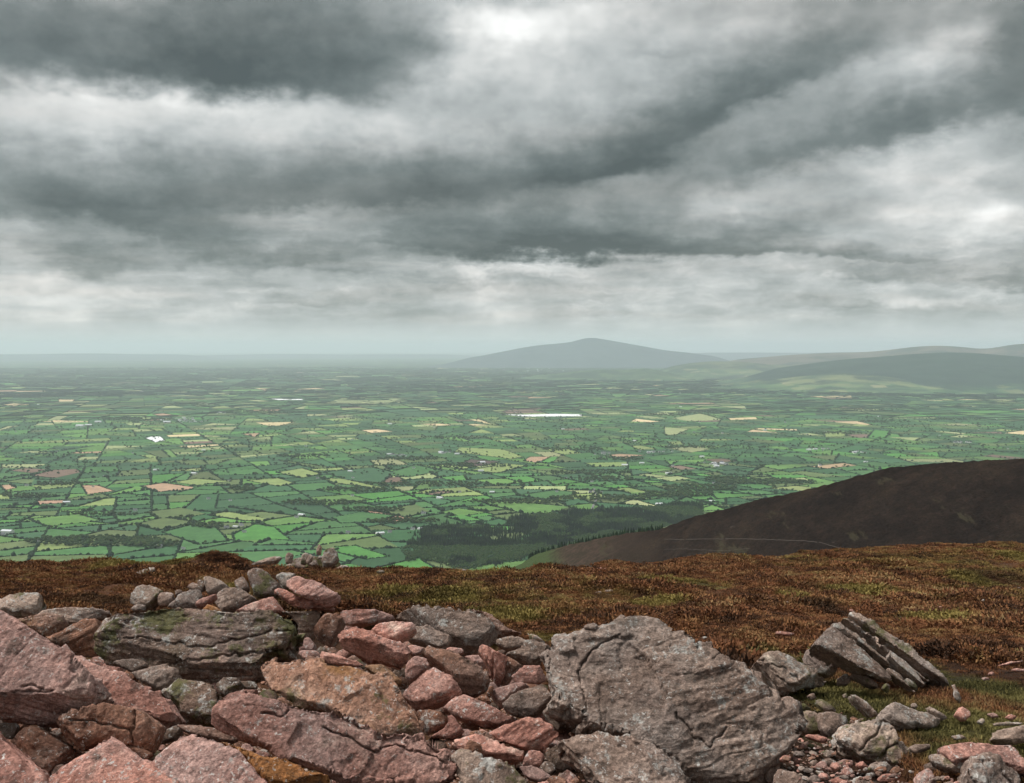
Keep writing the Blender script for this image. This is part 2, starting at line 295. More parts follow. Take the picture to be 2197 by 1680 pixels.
n = b.noise(pos, .02, 5, .6); n2 = b.noise(b.vm('MULTIPLY', pos, (.35, .06, 0)), .3, 3, .6)
c = b.mix(1.0, fa, b.ramp(n, [(.3, (.78, .8, .8)), (.7, (1.2, 1.17, 1.15))]), 'MULTIPLY')
c = b.mix(1.0, c, b.ramp(n2, [(.35, (.93, .93, .93)), (.65, (1.07, 1.07, 1.07))]), 'MULTIPLY'); setc(b, p, c)
_all = np.vstack([np.vstack([q, q.mean(0)]) for q, c, tr in fields]); _zall = plain_z(_all[:, 0], _all[:, 1]); _off = np.concatenate([[0], np.cumsum([len(q) + 1 for q, c, tr in fields])])
def field_geo(k, q, lift):
    c = q.mean(0); v = np.vstack([q, c]); z = _zall[_off[k]:_off[k + 1]] + lift
    return np.column_stack([v, z]), [(i, (i + 1) % len(q), len(q)) for i in range(len(q))]
size = [area(q) / max(1, np.hypot(*q.mean(0))) ** 3 * (1 if abs(q.mean(0)[0] / q.mean(0)[1]) < .53 else .01) + tr * 1e-6 for q, c, tr in fields]
order = np.argsort(size)[::-1]
for k in order[:300]:
    q, c, tr = fields[k]; v, f = field_geo(k, q, .8 * tr); o0 = v[-1].copy(); me = mesh('field', list(v - o0), f); attr_color(me, [c] * len(f)); link('field', me, field_m, ground, o0)
V, Fc, Cc = [], [], []; nV = 0
for k in order[300:]:
    q, c, tr = fields[k]; v, f = field_geo(k, q, .8 * tr); V.append(v); Fc += [tuple(i + nV for i in g) for g in f]; Cc += [c] * len(f); nV += len(v)
me = mesh('field_patchwork', np.vstack(V), np.array(Fc)); attr_color(me, Cc); link('field_patchwork', me, field_m, ground, kind='stuff')
# --- hedges
segs = []; tp = [q for q, k in traced]
for q, c, tr in fields:
    for i in range(len(q)):
        a, e = q[i], q[(i + 1) % len(q)]; m_ = (a + e) / 2
        if not tr:
            if (a[0], a[1]) > (e[0], e[1]): continue       # shared by two parcels: once
        L = np.hypot(*(e - a)); 
        if L < 12 or random.random() < .05: continue
        segs.append((a, e, tr))
P_, W_ = [], []; far_v, far_f = [], []
for a, e, tr in segs:
    L = np.hypot(*(e - a)); r = np.hypot(*((a + e) / 2)); t_ = (e - a) / L; nrm = np.array([-t_[1], t_[0]])
    dense = random.random()
    if r < 9000:
        st = 5.5 if r < 4500 else 8 if r < 6500 else 12; n = int(L / st) + 1; u = (np.arange(n) + RNG.uniform(-.4, .4, n)) * st
        pp = a + t_ * np.clip(u, 0, L)[:, None] + nrm * (RNG.normal(0, 1.0, n) + 4 * np.sin(u / L * 3.14 + dense * 6) * (dense - .5))[:, None]
        keep = RNG.random(n) < (.96 if dense > .15 else .7)
        h = RNG.uniform(1.6, 3.2, n) * (.8 + .6 * dense); h = np.where(RNG.random(n) < .10 + .12 * (dense > .6), h * RNG.uniform(1.6, 2.8, n), h)
        h = h * 1.22; w = np.column_stack([h * .55 + st * .45, h * .45 + 1.3, h])
        P_.append(pp[keep]); W_.append(w[keep])
    else:
        hh = random.uniform(3, 6.5) * (1 if dense < .8 else 1.8) * (1 if r < 13000 else 1.9); ww = random.uniform(2, 5); k = len(far_v) * 4
        z0 = z1 = 0.0
        far_v.append([(*(a - nrm * ww), z0 - 1), (*(e - nrm * ww), z1 - 1), (*(e + nrm * .3), z1 + hh), (*(a + nrm * .3), z0 + hh)]); far_f += [(k, k + 1, k + 2, k + 3)]
P_ = np.vstack(P_); W_ = np.vstack(W_); far_v = np.array(far_v).reshape(-1, 3); far_v[:, 2] += plain_z(far_v[:, 0], far_v[:, 1])
if True:                                        # no hedge across a traced field
    ins = np.zeros(len(P_), bool)
    for q in tp: c = q.mean(0); ins |= inpoly(P_, c + (q - c) * .93)
    P_, W_ = P_[~ins], W_[~ins]
leaf_m, b, p = material('hedge_leaf'); gg = b.new('ShaderNodeNewGeometry'); n = b.noise(gg.outputs['Position'], .03, 3)
n_ = b.noise(gg.outputs['Position'], .35, 3, .7)
c = b.ramp(n, [(.3, (.008, .022, .011)), (.55, (.013, .032, .014)), (.75, (.024, .045, .016))]); c = b.mix(1.0, c, b.ramp(n_, [(.3, (.7,) * 3), (.7, (1.4,) * 3)]), 'MULTIPLY'); setc(b, p, c)
oct_v = np.array([(1, 0, .3), (0, 1, .25), (-1, 0, .35), (0, -1, .3), (.15, .1, 1), (.62, .62, .5), (-.6, .65, .62), (-.62, -.6, .5), (.6, -.65, .6), (.9, 0, -.1), (0, .9, -.1), (-.9, 0, -.1), (0, -.9, -.1)])
oct_f = np.array([(0, 5, 4), (5, 1, 4), (1, 6, 4), (6, 2, 4), (2, 7, 4), (7, 3, 4), (3, 8, 4), (8, 0, 4), (9, 5, 0), (9, 10, 5), (10, 1, 5), (10, 6, 1), (10, 11, 6), (11, 2, 6), (11, 7, 2), (11, 12, 7), (12, 3, 7), (12, 8, 3), (12, 9, 8), (9, 0, 8)])
def blobs(P3, Sc, rot, jit=.22):
    n = len(P3); v = oct_v[None] * (1 + RNG.uniform(-jit, jit, (n, len(oct_v), 1))); v = v * Sc[:, None, :]
    c, s_ = np.cos(rot)[:, None], np.sin(rot)[:, None]
    x = v[..., 0] * c - v[..., 1] * s_; y = v[..., 0] * s_ + v[..., 1] * c
    v = np.stack([x, y, v[..., 2]], -1) + P3[:, None]
    f = oct_f[None] + (np.arange(n) * len(oct_v))[:, None, None]; far_ = np.hypot(P3[:, 0], P3[:, 1]) > 5200
    return v.reshape(-1, 3), np.vstack([f[~far_].reshape(-1, 3), f[far_][:, :8].reshape(-1, 3)])
P3 = np.column_stack([P_, plain_z(P_[:, 0], P_[:, 1])])
v, f = blobs(P3, W_, RNG.uniform(0, 6.28, len(P3)))
link('hedgerows', mesh('hedgerows', v, f, True), leaf_m, kind='stuff')
link('distant_hedgerows', mesh('distant_hedgerows', np.array(far_v).reshape(-1, 3), np.array(far_f)), leaf_m, kind='stuff')
print('hedge blobs', len(P3), 'far', len(far_f), 'fields', len(fields))
# ------------------------------------------------------------------ trees of the plain
def lump_mesh(name, lobes, sub=2, amp=.22, seed=0):
    bm = bmesh.new()
    for (x, y, z, r) in lobes:
        g = bmesh.ops.create_icosphere(bm, subdivisions=sub, radius=r)
        for vv in g['verts']: vv.co = Vector((vv.co.x + x, vv.co.y + y, vv.co.z * .9 + z))
    co = np.array([vv.co for vv in bm.verts]); d = fbm(co * 1.1 + seed, 3, .6); cen = co.mean(0)
    for vv, k, c0 in zip(bm.verts, d, co): vv.co = Vector(c0 + (c0 - cen) * amp * 1.6 * k + RNG.normal(0, .12, 3))
    me = bpy.data.meshes.new(name); bm.to_mesh(me); bm.free(); return me
def tube_mesh(name, pts, rad, k=6):
    V, Fq = [], []
    for i, (q, r) in enumerate(zip(pts, rad)):
        for j in range(k): a = 6.2832 * j / k; V.append((q[0] + r * math.cos(a), q[1] + r * math.sin(a), q[2]))
    for i in range(len(pts) - 1):
        for j in range(k): Fq.append((i * k + j, i * k + (j + 1) % k, (i + 1) * k + (j + 1) % k, (i + 1) * k + j))
    return mesh(name, V, Fq)
bark_m = flat_mat('bark', (.05, .04, .03), var=.3, scale=3)
crown_ms = []
for nm, c0, c1 in (('ash_leaf', (.014, .036, .014), (.04, .075, .022)), ('oak_leaf', (.02, .042, .014), (.06, .085, .024))):
    m_, b, p = material(nm); gg = b.new('ShaderNodeNewGeometry'); rn = b.new('ShaderNodeObjectInfo').outputs['Random']
    n = b.noise(gg.outputs['Position'], .45, 4, .65); c = b.ramp(n, [(.32, c0), (.7, c1)]); c = b.mix(1.0, c, b.ramp(rn, [(0, (.75, .75, .8)), (1, (1.25, 1.2, 1.0))]), 'MULTIPLY'); setc(b, p, c); crown_ms.append(m_)
crowns, trunks = [], []
for k in range(4):
    lb = [(0, 0, 6.2, 3.2)] + [(math.cos(a) * random.uniform(1.8, 2.6), math.sin(a) * random.uniform(1.8, 2.6), random.uniform(4.2, 7.2), random.uniform(1.5, 2.3)) for a in np.arange(5) * 1.256 + random.random()]
    me = lump_mesh('crown', lb, 2, .25, k * 9.1); me.materials.append(crown_ms[k % 2]); crowns.append(me)
    me = tube_mesh('trunk', [(0, 0, -.6), (.1, 0, 2), (.2, .1, 5.5)], [.45, .33, .2]); me.materials.append(bark_m); trunks.append(me)
# hedgerow trees: candidates on hedge lines, the nearest 300 in view as things
cand = P_[RNG.permutation(len(P_))[:9000]]; rr = np.hypot(cand[:, 0], cand[:, 1])
clump = vnoise(xyz(cand[:, 0], cand[:, 1]) / 420 + 31) ; ok = (clump > .12) | (RNG.random(len(cand)) < .12); cand, rr = cand[ok], rr[ok]
ppx = proj(np.column_stack([cand, plain_z(cand[:, 0], cand[:, 1]) + 6])); vis = (ppx[:, 0] > 5) & (ppx[:, 0] < W - 5) & (ppx[:, 1] < np.interp(ppx[:, 0], [0, 900, 1150, 1420, 1670, 1920, 2197], [1195, 1205, 1185, 1125, 1060, 1000, 980]))
LABT = ['lone rounded hedgerow tree on a field boundary of the near valley', 'broad dark broadleaf tree in a hedge of the near valley']
GRPT = 'hedgerow trees of the near valley'
def tree_things(sel, lab, grp, s0=.7, s1=1.25):
    for (x, y) in sel:
        k = random.randrange(4); o = link('hedgerow_tree', None, loc=(x, y, float(plain_z(x, y))), label=lab, category='tree', group=grp); s = random.uniform(s0, s1); o.scale = (s * random.uniform(.9, 1.25), s * random.uniform(.9, 1.25), s); o.rotation_euler = (0, 0, random.uniform(0, 6.28)); o.empty_display_size = 1
        link('crown', crowns[k], parent=o); link('trunk', trunks[k], parent=o)
near = np.where(vis)[0]; near = near[np.argsort(rr[near])][:270]
tree_things(cand[near], 'small dark broadleaf tree growing in a hedgerow between the green valley fields', GRPT)
proto_crowns = [o for o in COL.objects if o.name.split('.')[0] == 'crown'][:6]
rest = np.setdiff1d(np.where(vis)[0], near); q = cand[rest]
WOODS = [  # photo ellipses of copses: x, y, rx, ry, count
 (205,1163,150,10,420),(330,1170,60,7,120),(520,1050,30,6,70),(690,1080,90,6,150),(240,1105,90,4,60),(930,1040,150,5,200),(770,1052,90,5,130),(1010,1000,90,5,130),(290,900,80,4,320),(560,885,90,4,330),(400,868,60,3,200),(880,985,70,4,120),(1290,1070,110,6,190),(1110,1078,120,5,180),(1300,1030,60,5,120),(1560,1030,50,5,120),(1640,1035,110,5,300),(1500,1048,80,8,240),(1450,1062,80,7,240),(650,980,60,3,90),(1800,930,60,3,120),(1900,905,60,3,120),(1500,885,50,3,160),(1420,890,60,3,160),(60,1065,60,5,100),(800,1095,70,5,110),(860,1120,80,5,120),(130,1040,60,4,90),(1850,880,80,3,150),(2050,900,60,3,120),(1330,985,60,4,100),(1230,965,70,4,110),(980,940,60,3,90),(1480,960,60,3,100),(450,1130,40,5,60),(1260,1015,90,5,140)]
wp_ = []
for (wx, wy, wrx, wry, n) in WOODS:
    a = RNG.uniform(0, 6.28, n); r_ = np.sqrt(RNG.random(n)); wp_.append(px_plain(np.column_stack([wx + wrx * r_ * np.cos(a), wy + wry * r_ * np.sin(a)])))
far_px = np.column_stack([RNG.uniform(0, W, 5200), 790 + 230 * RNG.random(5200) ** 1.4]); fw = px_plain(far_px); kk = fbm(fw / np.array([900, 1500, 1]) + 3, 3) > .12; wp_.append(fw[kk])
q = np.vstack([np.column_stack([q, plain_z(q[:, 0], q[:, 1])]), np.vstack(wp_)])
n = len(q); s_ = RNG.uniform(.75, 1.5, n)
scatter('valley_woodland', q, np.column_stack([s_ * 1.15, s_ * 1.15, s_ * RNG.uniform(.85, 1.15, n)]), np.column_stack([np.zeros(n), np.zeros(n), RNG.uniform(0, 6.28, n)]), RNG.integers(0, 6, n), proto_crowns, kind='stuff')
print('woodland', n)
# ------------------------------------------------------------------ farmhouses, sheds and villages
wall_m = flat_mat('lime_washed_wall', (.8, .79, .76)); slate_m = flat_mat('slate_roof', (.13, .135, .15)); tin_m = flat_mat('tin_roof', (.55, .57, .6), .5); pane_m, b, p = material('window_pane', .1, .5); setc(b, p, (.03, .035, .04))
def gable(w, d, h, rise):
    x, y = w / 2, d / 2
    wallm = mesh('wall', [(-x, -y, -1), (x, -y, -1), (x, y, -1), (-x, y, -1), (-x, -y, h), (x, -y, h), (x, y, h), (-x, y, h), (-x, 0, h + rise), (x, 0, h + rise)], [(0, 1, 5, 4), (1, 2, 6, 9, 5), (2, 3, 7, 6), (3, 0, 4, 8, 7)])
    e = .35; t = .25; k = rise / y; v = []
    for s in (-1, 1):
        for xx in (-x - e, x + e): v += [(xx, s * (y + e), h - k * e + .05), (xx, 0, h + rise + .05), (xx, s * (y + e), h - k * e + .05 + t), (xx, 0, h + rise + .05 + t)]
    f = []
    for o_ in (0, 8): f += [(o_, o_ + 1, o_ + 5, o_ + 4), (o_ + 2, o_ + 6, o_ + 7, o_ + 3), (o_, o_ + 4, o_ + 6, o_ + 2), (o_, o_ + 2, o_ + 3, o_ + 1), (o_ + 4, o_ + 5, o_ + 7, o_ + 6)]
    return wallm, mesh('roof', v, f)
def box(name, x0, x1, y0, y1, z0, z1):
    return mesh(name, [(x, y, z) for z in (z0, z1) for x, y in ((x0, y0), (x1, y0), (x1, y1), (x0, y1))], [(0, 3, 2, 1), (4, 5, 6, 7), (0, 1, 5, 4), (1, 2, 6, 5), (2, 3, 7, 6), (3, 0, 4, 7)])
HM = gable(13, 7.5, 4.6, 3.2); HM[0].materials.append(wall_m); HM[1].materials.append(slate_m)
BM_ = gable(26, 14, 5.5, 2.6); BM_[0].materials.append(wall_m); BM_[1].materials.append(tin_m)
chim = box('chimney', -6.2, -5.2, -.5, .5, 6.5, 9.2); chim.materials.append(wall_m)
win = box('window', -.6, .6, -3.82, -3.72, 1.4, 2.9); win.materials.append(pane_m)
def house(px, py, lab, cat='house', grp=None, s=1.0, parts=True, rz=None):
    c = px_plain([(px, py)])[0]; barn = cat == 'shed'; name = 'farm_shed' if barn else 'farmhouse'
    o = link(name, None, loc=c, label=lab, category=cat)
    if grp: o['group'] = grp
    o.scale = (s,) * 3; o.rotation_euler = (0, 0, random.uniform(-.5, .5) if rz is None else rz)
    Q = BM_ if barn else HM; link('wall', Q[0], parent=o); r_ = link('roof', Q[1], parent=o)
    if parts and not barn:
        link('chimney', chim, parent=r_)
        for xw in (-4, 0, 4): link('window', win, parent=o, loc=(xw, 0, 0))
def E(x, y): return reg('E', [(x, y)])[0]
def D(x, y): return reg('D', [(x, y)])[0]
def G(x, y): return reg('G', [(x, y)])[0]
NAMED = [(D(1385,1035),'house','largest white farmhouse of the farm left of the bright green field below the knoll',1.3),(D(1440,1025),'shed','long pale shed in the middle of the farm below the grey thicket',.7),(D(1475,1018),'house','tall grey gabled house behind the farm in the near fields',1.2),(D(1493,1058),'house','small white cottage just below the near farm cluster',1.0),
(D(1845,955),'shed','pale shed beside the tall dark conifer in the middle fields',1.0),(D(1812,968),'house','white house left of the pale shed by the tall conifer',1.0),(D(826,925),'house','white cottage alone between hedges left of the olive field',1.1),(D(45,1060),'shed','broad grey shed at the left edge of the valley',1.4),(D(20,1075),'house','white house in front of the grey shed at the left edge',1.1),(D(235,1122),'house','pale house at the left end of the dark wood',1.0),
(D(975,1150),'house','grey house at the right end of the dark wood',1.2),(D(1120,1160),'house','white cottage right of the grey house by the wood',.9),(D(295,758),'shed','white shed above the vivid field on the left',.9),(D(490,412),'shed','brightest long white shed of the distant works on the left',2.2),(D(540,406),'shed','second long white shed of the distant works on the left',1.8),(D(600,386),'shed','grey shed behind the distant works on the left',1.8),(D(1020,388),'shed','long grey shed at the edge of the distant village',2.0),
(E(965,415),'shed','bright white shed on the dark brown field',1.4),(E(815,360),'shed','pale gabled shed at the right end of the hamlet',1.0),(E(610,725),'house','white house left of the dark copse in the near fields',1.2),(E(345,848),'shed','grey farm shed among trees in the near valley',1.0),(E(405,838),'house','pale house right of the grey farm shed',1.0),(E(150,843),'house','grey house among trees left of the near farm',1.1),(E(545,820),'house','white house near the conifer plantation corner',1.0),(E(595,818),'shed','shed beside the conifer plantation corner',.8),(E(710,630),'shed','long grey shed among the trees of the middle valley',1.0),
(E(1630,595),'house','white house left of the curving road',1.1),(E(1695,595),'house','white house right of the curving road',1.0),(E(1520,705),'house','white cottage at the wood edge below the road',1.0),(E(2050,668),'shed','long pale shed beside the woods right of the road',1.0),(E(1840,430),'shed','long white shed in the fields above the road',1.2),(E(1640,530),'house','white cottage in the strip field above the road',1.0),(E(1480,508),'house','white house beside the copse left of the strip fields',1.0),(E(405,177),'shed','small bright white shed in the far middle fields',1.2),
(G(300,540),'house','white house in front of the dark wood on the right',1.0),(G(25,480),'shed','white shed left of the dark wood on the right',1.1),(G(950,430),'house','pale house above the shoulder of the dark hill',1.2)]
for (pp, cat, lab, s) in NAMED: house(pp[0], pp[1], lab, cat, None, s)
VILL = [(D(1150,370),110,16,34,'house of the distant village in the left of the plain','houses of the distant village'),(E(430,365),60,7,10,'house of the hamlet beside the straw strip','houses of the straw strip hamlet'),(E(740,352),50,6,8,'house of the hamlet left of the pale gabled shed','houses of the pale shed hamlet'),(G(340,420),90,10,22,'pale house of the straggling hamlet left of the dark hill','houses of the hamlet by the dark hill'),(G(940,330),80,6,12,'pale house of the hamlet beyond the dark hill','houses of the hamlet beyond the hill'),(G(1180,350),50,6,10,'pale house in the row right of the hamlet beyond the dark hill','houses in the row beyond the hill'),(G(1800,285),80,8,14,'pale house of the far right hamlet above the dark hill','houses of the far right hamlet'),(E(2020,350),60,8,10,'house in the loose group above the strip fields on the right','houses above the strip fields'),(E(1700,355),50,6,8,'house by the pale tan field in the middle right','houses by the tan field'),((1140,795),90,4,46,'tiny pale building of the far town below the blue mountain','buildings of the far town'),(D(1350,330),70,6,9,'pale house on the road out of the distant village','houses out of the village')]
for (pc, rx, ry, n, lab, grp) in VILL:
    for _ in range(n): house(pc[0] + random.gauss(0, rx * .16 if pc[1] > 800 else rx * .45), pc[1] + random.gauss(0, ry * .17 if pc[1] > 800 else ry * .5), lab, random.choice(['house'] * 5 + ['shed']), grp, random.uniform(.8, 1.1) * (1.7 if pc[1] < 800 else 1), False)
for k in range(90):
    py = 840 + 250 * random.random() ** 1.3; px = random.uniform(10, W - 10)
    if py > np.interp(px, [0, 1400, 1670, 1920, 2197], [1200, 1120, 1040, 985, 970]): continue
    house(px, py, 'small white farmstead building scattered among the hedged fields of the plain', random.choice(['house', 'house', 'shed']), 'scattered farm buildings of the plain', random.uniform(.8, 1.1), False)
# winding road
road_m = flat_mat('road', (.16, .16, .16), var=.15, scale=.1)
rp = px_plain(reg('E', [(1640, 695), (1655, 660), (1672, 630), (1668, 605), (1650, 585), (1655, 570)]))
L, Rr = [], []
for i, q in enumerate(rp):
    t_ = rp[min(i + 1, len(rp) - 1)] - rp[max(i - 1, 0)]; t_ /= np.linalg.norm(t_); nn = np.array([-t_[1], t_[0], 0]) * 4.5; up = np.array([0, 0, 2.2]); L.append(q + nn + up); Rr.append(q - nn + up)
link('road', mesh('road', L + Rr, [(i, i + 1, i + 1 + len(L), i + len(L)) for i in range(len(L) - 1)]), road_m, kind='structure')
# ------------------------------------------------------------------ far hills
def hill(name, sil, D_, front, zf, back, mat, amp=.0, nu=160, nf=40, curve=1.0, sc=700., zb=None, taper=.16):
    sil = np.array(sil, float); px = np.linspace(sil[0, 0], sil[-1, 0], nu); py = np.interp(px, sil[:, 0], sil[:, 1])
    py = np.convolve(np.pad(py, 3, 'edge'), np.ones(7) / 7, 'valid')
    d = ray(px, py); d = d / np.hypot(d[:, 0], d[:, 1])[:, None]; Dd = np.interp(px, *zip(*D_)) if isinstance(D_, list) else np.full(nu, D_)
    zr = d[:, 2] * Dd; e_ = np.linspace(0, 1, nu); zr = zf + (zr - zf) * sstep(0, taper, e_) * sstep(1, 1 - taper, e_) if taper else zr; zb = zf - 60 if zb is None else zb; t = np.concatenate([-np.linspace(1, 0, nf), np.linspace(0, 1, 12)[1:]]); V = np.zeros((nu, len(t), 3))
    for j, tt in enumerate(t):
        if tt <= 0: r_ = Dd + front * tt; k = 1 - abs(tt) ** curve; z = zf + (zr - zf) * k
        else: r_ = Dd + back * tt; z = zr + (zb - zr) * tt ** (1.2 if zb > zf - 100 else 1.0)
        V[:, j, 0] = d[:, 0] * r_; V[:, j, 1] = d[:, 1] * r_; V[:, j, 2] = z
    n = fbm(V * np.array([1, 1, 0]) / sc, 4, .5); env = np.where(t <= 0, np.sin(np.clip(np.abs(t), 0, 1) * math.pi), np.minimum(1, t * 2))[None]
    V[..., 2] += n * amp * env * np.clip((zr - zf) / 200, .1, 1)[:, None]
    return link(name, mesh(name, V.reshape(-1, 3), grid_faces(nu, len(t)), True), mat, kind='structure')
def hill_mat(name, c0, c1, sc=.002, fieldy=0.0, z0=-600, z1=-250, ctop=None):
    m_, b, p = material(name); pos = b.new('ShaderNodeNewGeometry').outputs['Position']; n = b.noise(pos, sc, 6, .62); c = b.ramp(n, [(.35, c0), (.62, c1)])
    zc = b.new('ShaderNodeSeparateXYZ', {0: pos}).outputs[2]
    if ctop: c = b.mix(b.rng(b.m('MULTIPLY_ADD', b.m('SUBTRACT', n, .5), 260, zc), z1 - 60, z1 + 60), c, ctop)
    if fieldy:
        vo = b.new('ShaderNodeTexVoronoi', {'Vector': b.vm('MULTIPLY', pos, (.005, .005, 0)), 'Scale': 1.0}, distance='CHEBYCHEV')
        r_ = b.new('ShaderNodeSeparateColor', {0: vo.outputs['Color']}).outputs[0]
        fc = b.ramp(r_, [(0, (.025, .07, .035)), (.4, (.045, .11, .042)), (.7, (.09, .16, .06)), (.92, (.18, .21, .09)), (1, (.36, .3, .18))])
        c = b.mix(b.m('MULTIPLY', b.rng(b.m('MULTIPLY_ADD', b.m('SUBTRACT', n, .5), 200, zc), z1, z1 - 70), fieldy), c, fc)
    if fieldy: wd2 = b.noise(b.vm('MULTIPLY', pos, (.0011, .0016, .002)), 1.0, 5, .66); c = b.mix(b.rng(wd2, .50, .57, 0, .8), c, (.012, .03, .022))
    setc(b, p, c); return m_
FAR = hill_mat('far_mountain', (.026, .040, .058), (.046, .060, .078), .0009, .0)  # bluish tint of the distant haze is put into the base colour
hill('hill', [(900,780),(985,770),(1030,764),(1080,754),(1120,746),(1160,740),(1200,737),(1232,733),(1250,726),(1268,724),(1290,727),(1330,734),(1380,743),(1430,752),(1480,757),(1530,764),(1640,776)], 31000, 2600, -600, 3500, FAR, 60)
hill('hill', [(1400,780),(1560,772),(1620,768),(1700,761),(1780,757),(1850,756),(1900,752),(1950,745),(2010,741),(2060,744),(2120,750),(2150,742),(2197,737),(2260,736),(2700,760)], 25000, 4200, -600, 4000, hill_mat('brown_upland', (.05, .045, .035), (.12, .095, .07), .0009, .3, z1=-360), 90)
hill('hill', [(1370,797),(1440,786),(1480,779),(1530,775),(1590,776),(1650,782),(1720,786),(1850,800)], 21000, 2200, -600, 2600, hill_mat('green_upland', (.018, .04, .03), (.10, .115, .06), .0011, .5, z1=-400), 60)
hill('hill', [(1500,812),(1640,793),(1700,785),(1760,777),(1820,770),(1880,766),(1950,760),(2020,756),(2090,757),(2197,766),(2300,772),(2650,800)], 17000, 2700, -600, 3000, hill_mat('forested_upland', (.009, .022, .02), (.02, .04, .03), .003, .6, z1=-490, ctop=None), 70)
hill('hill', [(1090,812),(1180,803),(1240,797),(1290,793),(1340,794),(1390,791),(1420,796),(1500,812)], 19000, 1300, -602, 1200, hill_mat('low_green_hill', (.02, .045, .026), (.07, .11, .045), .003, .6, z1=-520), 12)
hill('hill', [(1520,836),(1620,822),(1680,812),(1730,806),(1800,800),(1860,803),(1930,812),(2000,822),(2120,836)], 15200, 1500, -602, 1500, hill_mat('pale_foothill', (.022, .055, .03), (.15, .17, .08), .0026, .75, z1=-470), 14)
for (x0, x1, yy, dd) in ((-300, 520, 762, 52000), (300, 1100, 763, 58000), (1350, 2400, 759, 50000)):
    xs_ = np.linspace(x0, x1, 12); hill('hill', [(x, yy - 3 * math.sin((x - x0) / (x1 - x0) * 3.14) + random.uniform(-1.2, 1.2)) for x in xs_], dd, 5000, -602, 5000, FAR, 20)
# ------------------------------------------------------------------ the burnt heather hill on the right
dk_m, b, p = material('burnt_heather', 1.0, 0.0); pos = b.new('ShaderNodeNewGeometry').outputs['Position']; sxy = b.new('ShaderNodeSeparateXYZ', {0: pos})
n = b.noise(pos, .013, 6, .65); n2 = b.noise(pos, .11, 5, .7); n3 = b.noise(pos, .5, 4, .7)
c = b.ramp(n, [(.3, (.009, .0065, .0055)), (.5, (.017, .012, .0095)), (.68, (.028, .02, .014)), (.8, (.038, .034, .02))])
c = b.mix(1.0, c, b.ramp(n2, [(.25, (.55, .55, .55)), (.5, (1, 1, 1)), (.78, (1.7, 1.6, 1.5))]), 'MULTIPLY'); c = b.mix(1.0, c, b.ramp(n3, [(.3, (.6,) * 3), (.7, (1.5,) * 3)]), 'MULTIPLY')
xl = b.m('MULTIPLY_ADD', b.m('SUBTRACT', n2, .5), 60, sxy.outputs[0])
c = b.mix(b.rng(xl, 160, 60, 0, .85), c, b.mix(b.rng(n2, .4, .6), (.07, .046, .036), (.035, .03, .019)))
c = b.mix(b.rng(xl, 62, 34, 0, .9), c, (.05, .075, .03)); st_ = b.noise(b.vm('MULTIPLY', pos, (.05, .012, .03)), 1.0, 5, .7)
c = b.mix(b.rng(st_, .60, .68, 0, .7), c, (.045, .04, .024)); c = b.mix(b.rng(b.noise(pos, .035, 5, .7), .66, .72, 0, .8), c, (.06, .05, .04)); setc(b, p, c); bump(b, p, b.m('ADD', n3, b.m('MULTIPLY', n2, 2.0)), 1.0, 1.2)
DSIL = [(960,1262),(1040,1236),(1115,1212),(1151,1188),(1210,1172),(1273,1157),(1340,1146),(1414,1135),(1425,1132),(1496,1108),(1580,1086),(1671,1063),(1740,1047),(1812,1031),(1865,1017),(1917,1003),(1960,996),(2005,992),(2100,988),(2197,984),(2400,978),(2700,990)]
DD = [(960, 1250), (1115, 1180), (1414, 1050), (1700, 960), (2197, 900), (2700, 880)]
dark_hill = hill('hill', DSIL, DD, 420, -330, 1500, dk_m, 9, 420, 90, 1.35, 60., zb=-660, taper=0)
me = dark_hill.data; co = np.zeros(len(me.vertices) * 3, np.float32); me.vertices.foreach_get('co', co); HC = co.reshape(-1, 3); HC[:, 2] += np.where(np.hypot(HC[:, 0], HC[:, 1]) < 1e9, fbm(HC * np.array([1, 1, 0]) / 6, 3, .65) * 1.3 + fbm(HC * np.array([1, 1, 0]) / 40, 2) * 1.5, 0); me.vertices.foreach_set('co', HC.ravel()); me.update()
from mathutils.bvhtree import BVHTree
bvh = BVHTree.FromPolygons([tuple(v) for v in HC], [tuple(f.vertices) for f in me.polygons])
def on_hill(px, py):
    d = ray(px, py); h = bvh.ray_cast(Vector((0, 0, 0)), Vector(d).normalized()); return h[0]
path_m = flat_mat('worn_path', (.062, .052, .043), var=.2, scale=.3)
for pts, wd_ in ((reg('G', [(0,878),(120,880),(300,876),(500,876),(640,880),(760,885),(860,888),(960,900),(1010,915),(1060,930),(1120,943)]), .8), (reg('G', [(0,940),(120,938),(250,945),(370,950),(440,942),(520,935)]), .45)):
    q = np.array(pts); xs_ = np.linspace(q[0, 0], q[-1, 0], 60); ys_ = np.interp(xs_, q[:, 0], q[:, 1]) + RNG.normal(0, .35, 60); hits = [on_hill(x, y) for x, y in zip(xs_, ys_)]; hits = [h for h in hits if h]
    if len(hits) > 3:
        V = [(h.x, h.y, h.z + .25 + s * .0) for h in hits for s in (1,)]; U = [(h.x * (1 - wd_ / h.y * 1.0), h.y - wd_ * 1.0, h.z - wd_ * .35 + .25) for h in hits]
        link('hill_path', mesh('hill_path', V + U, [(i, i + 1, i + 1 + len(V), i + len(V)) for i in range(len(V) - 1)]), path_m, kind='structure')
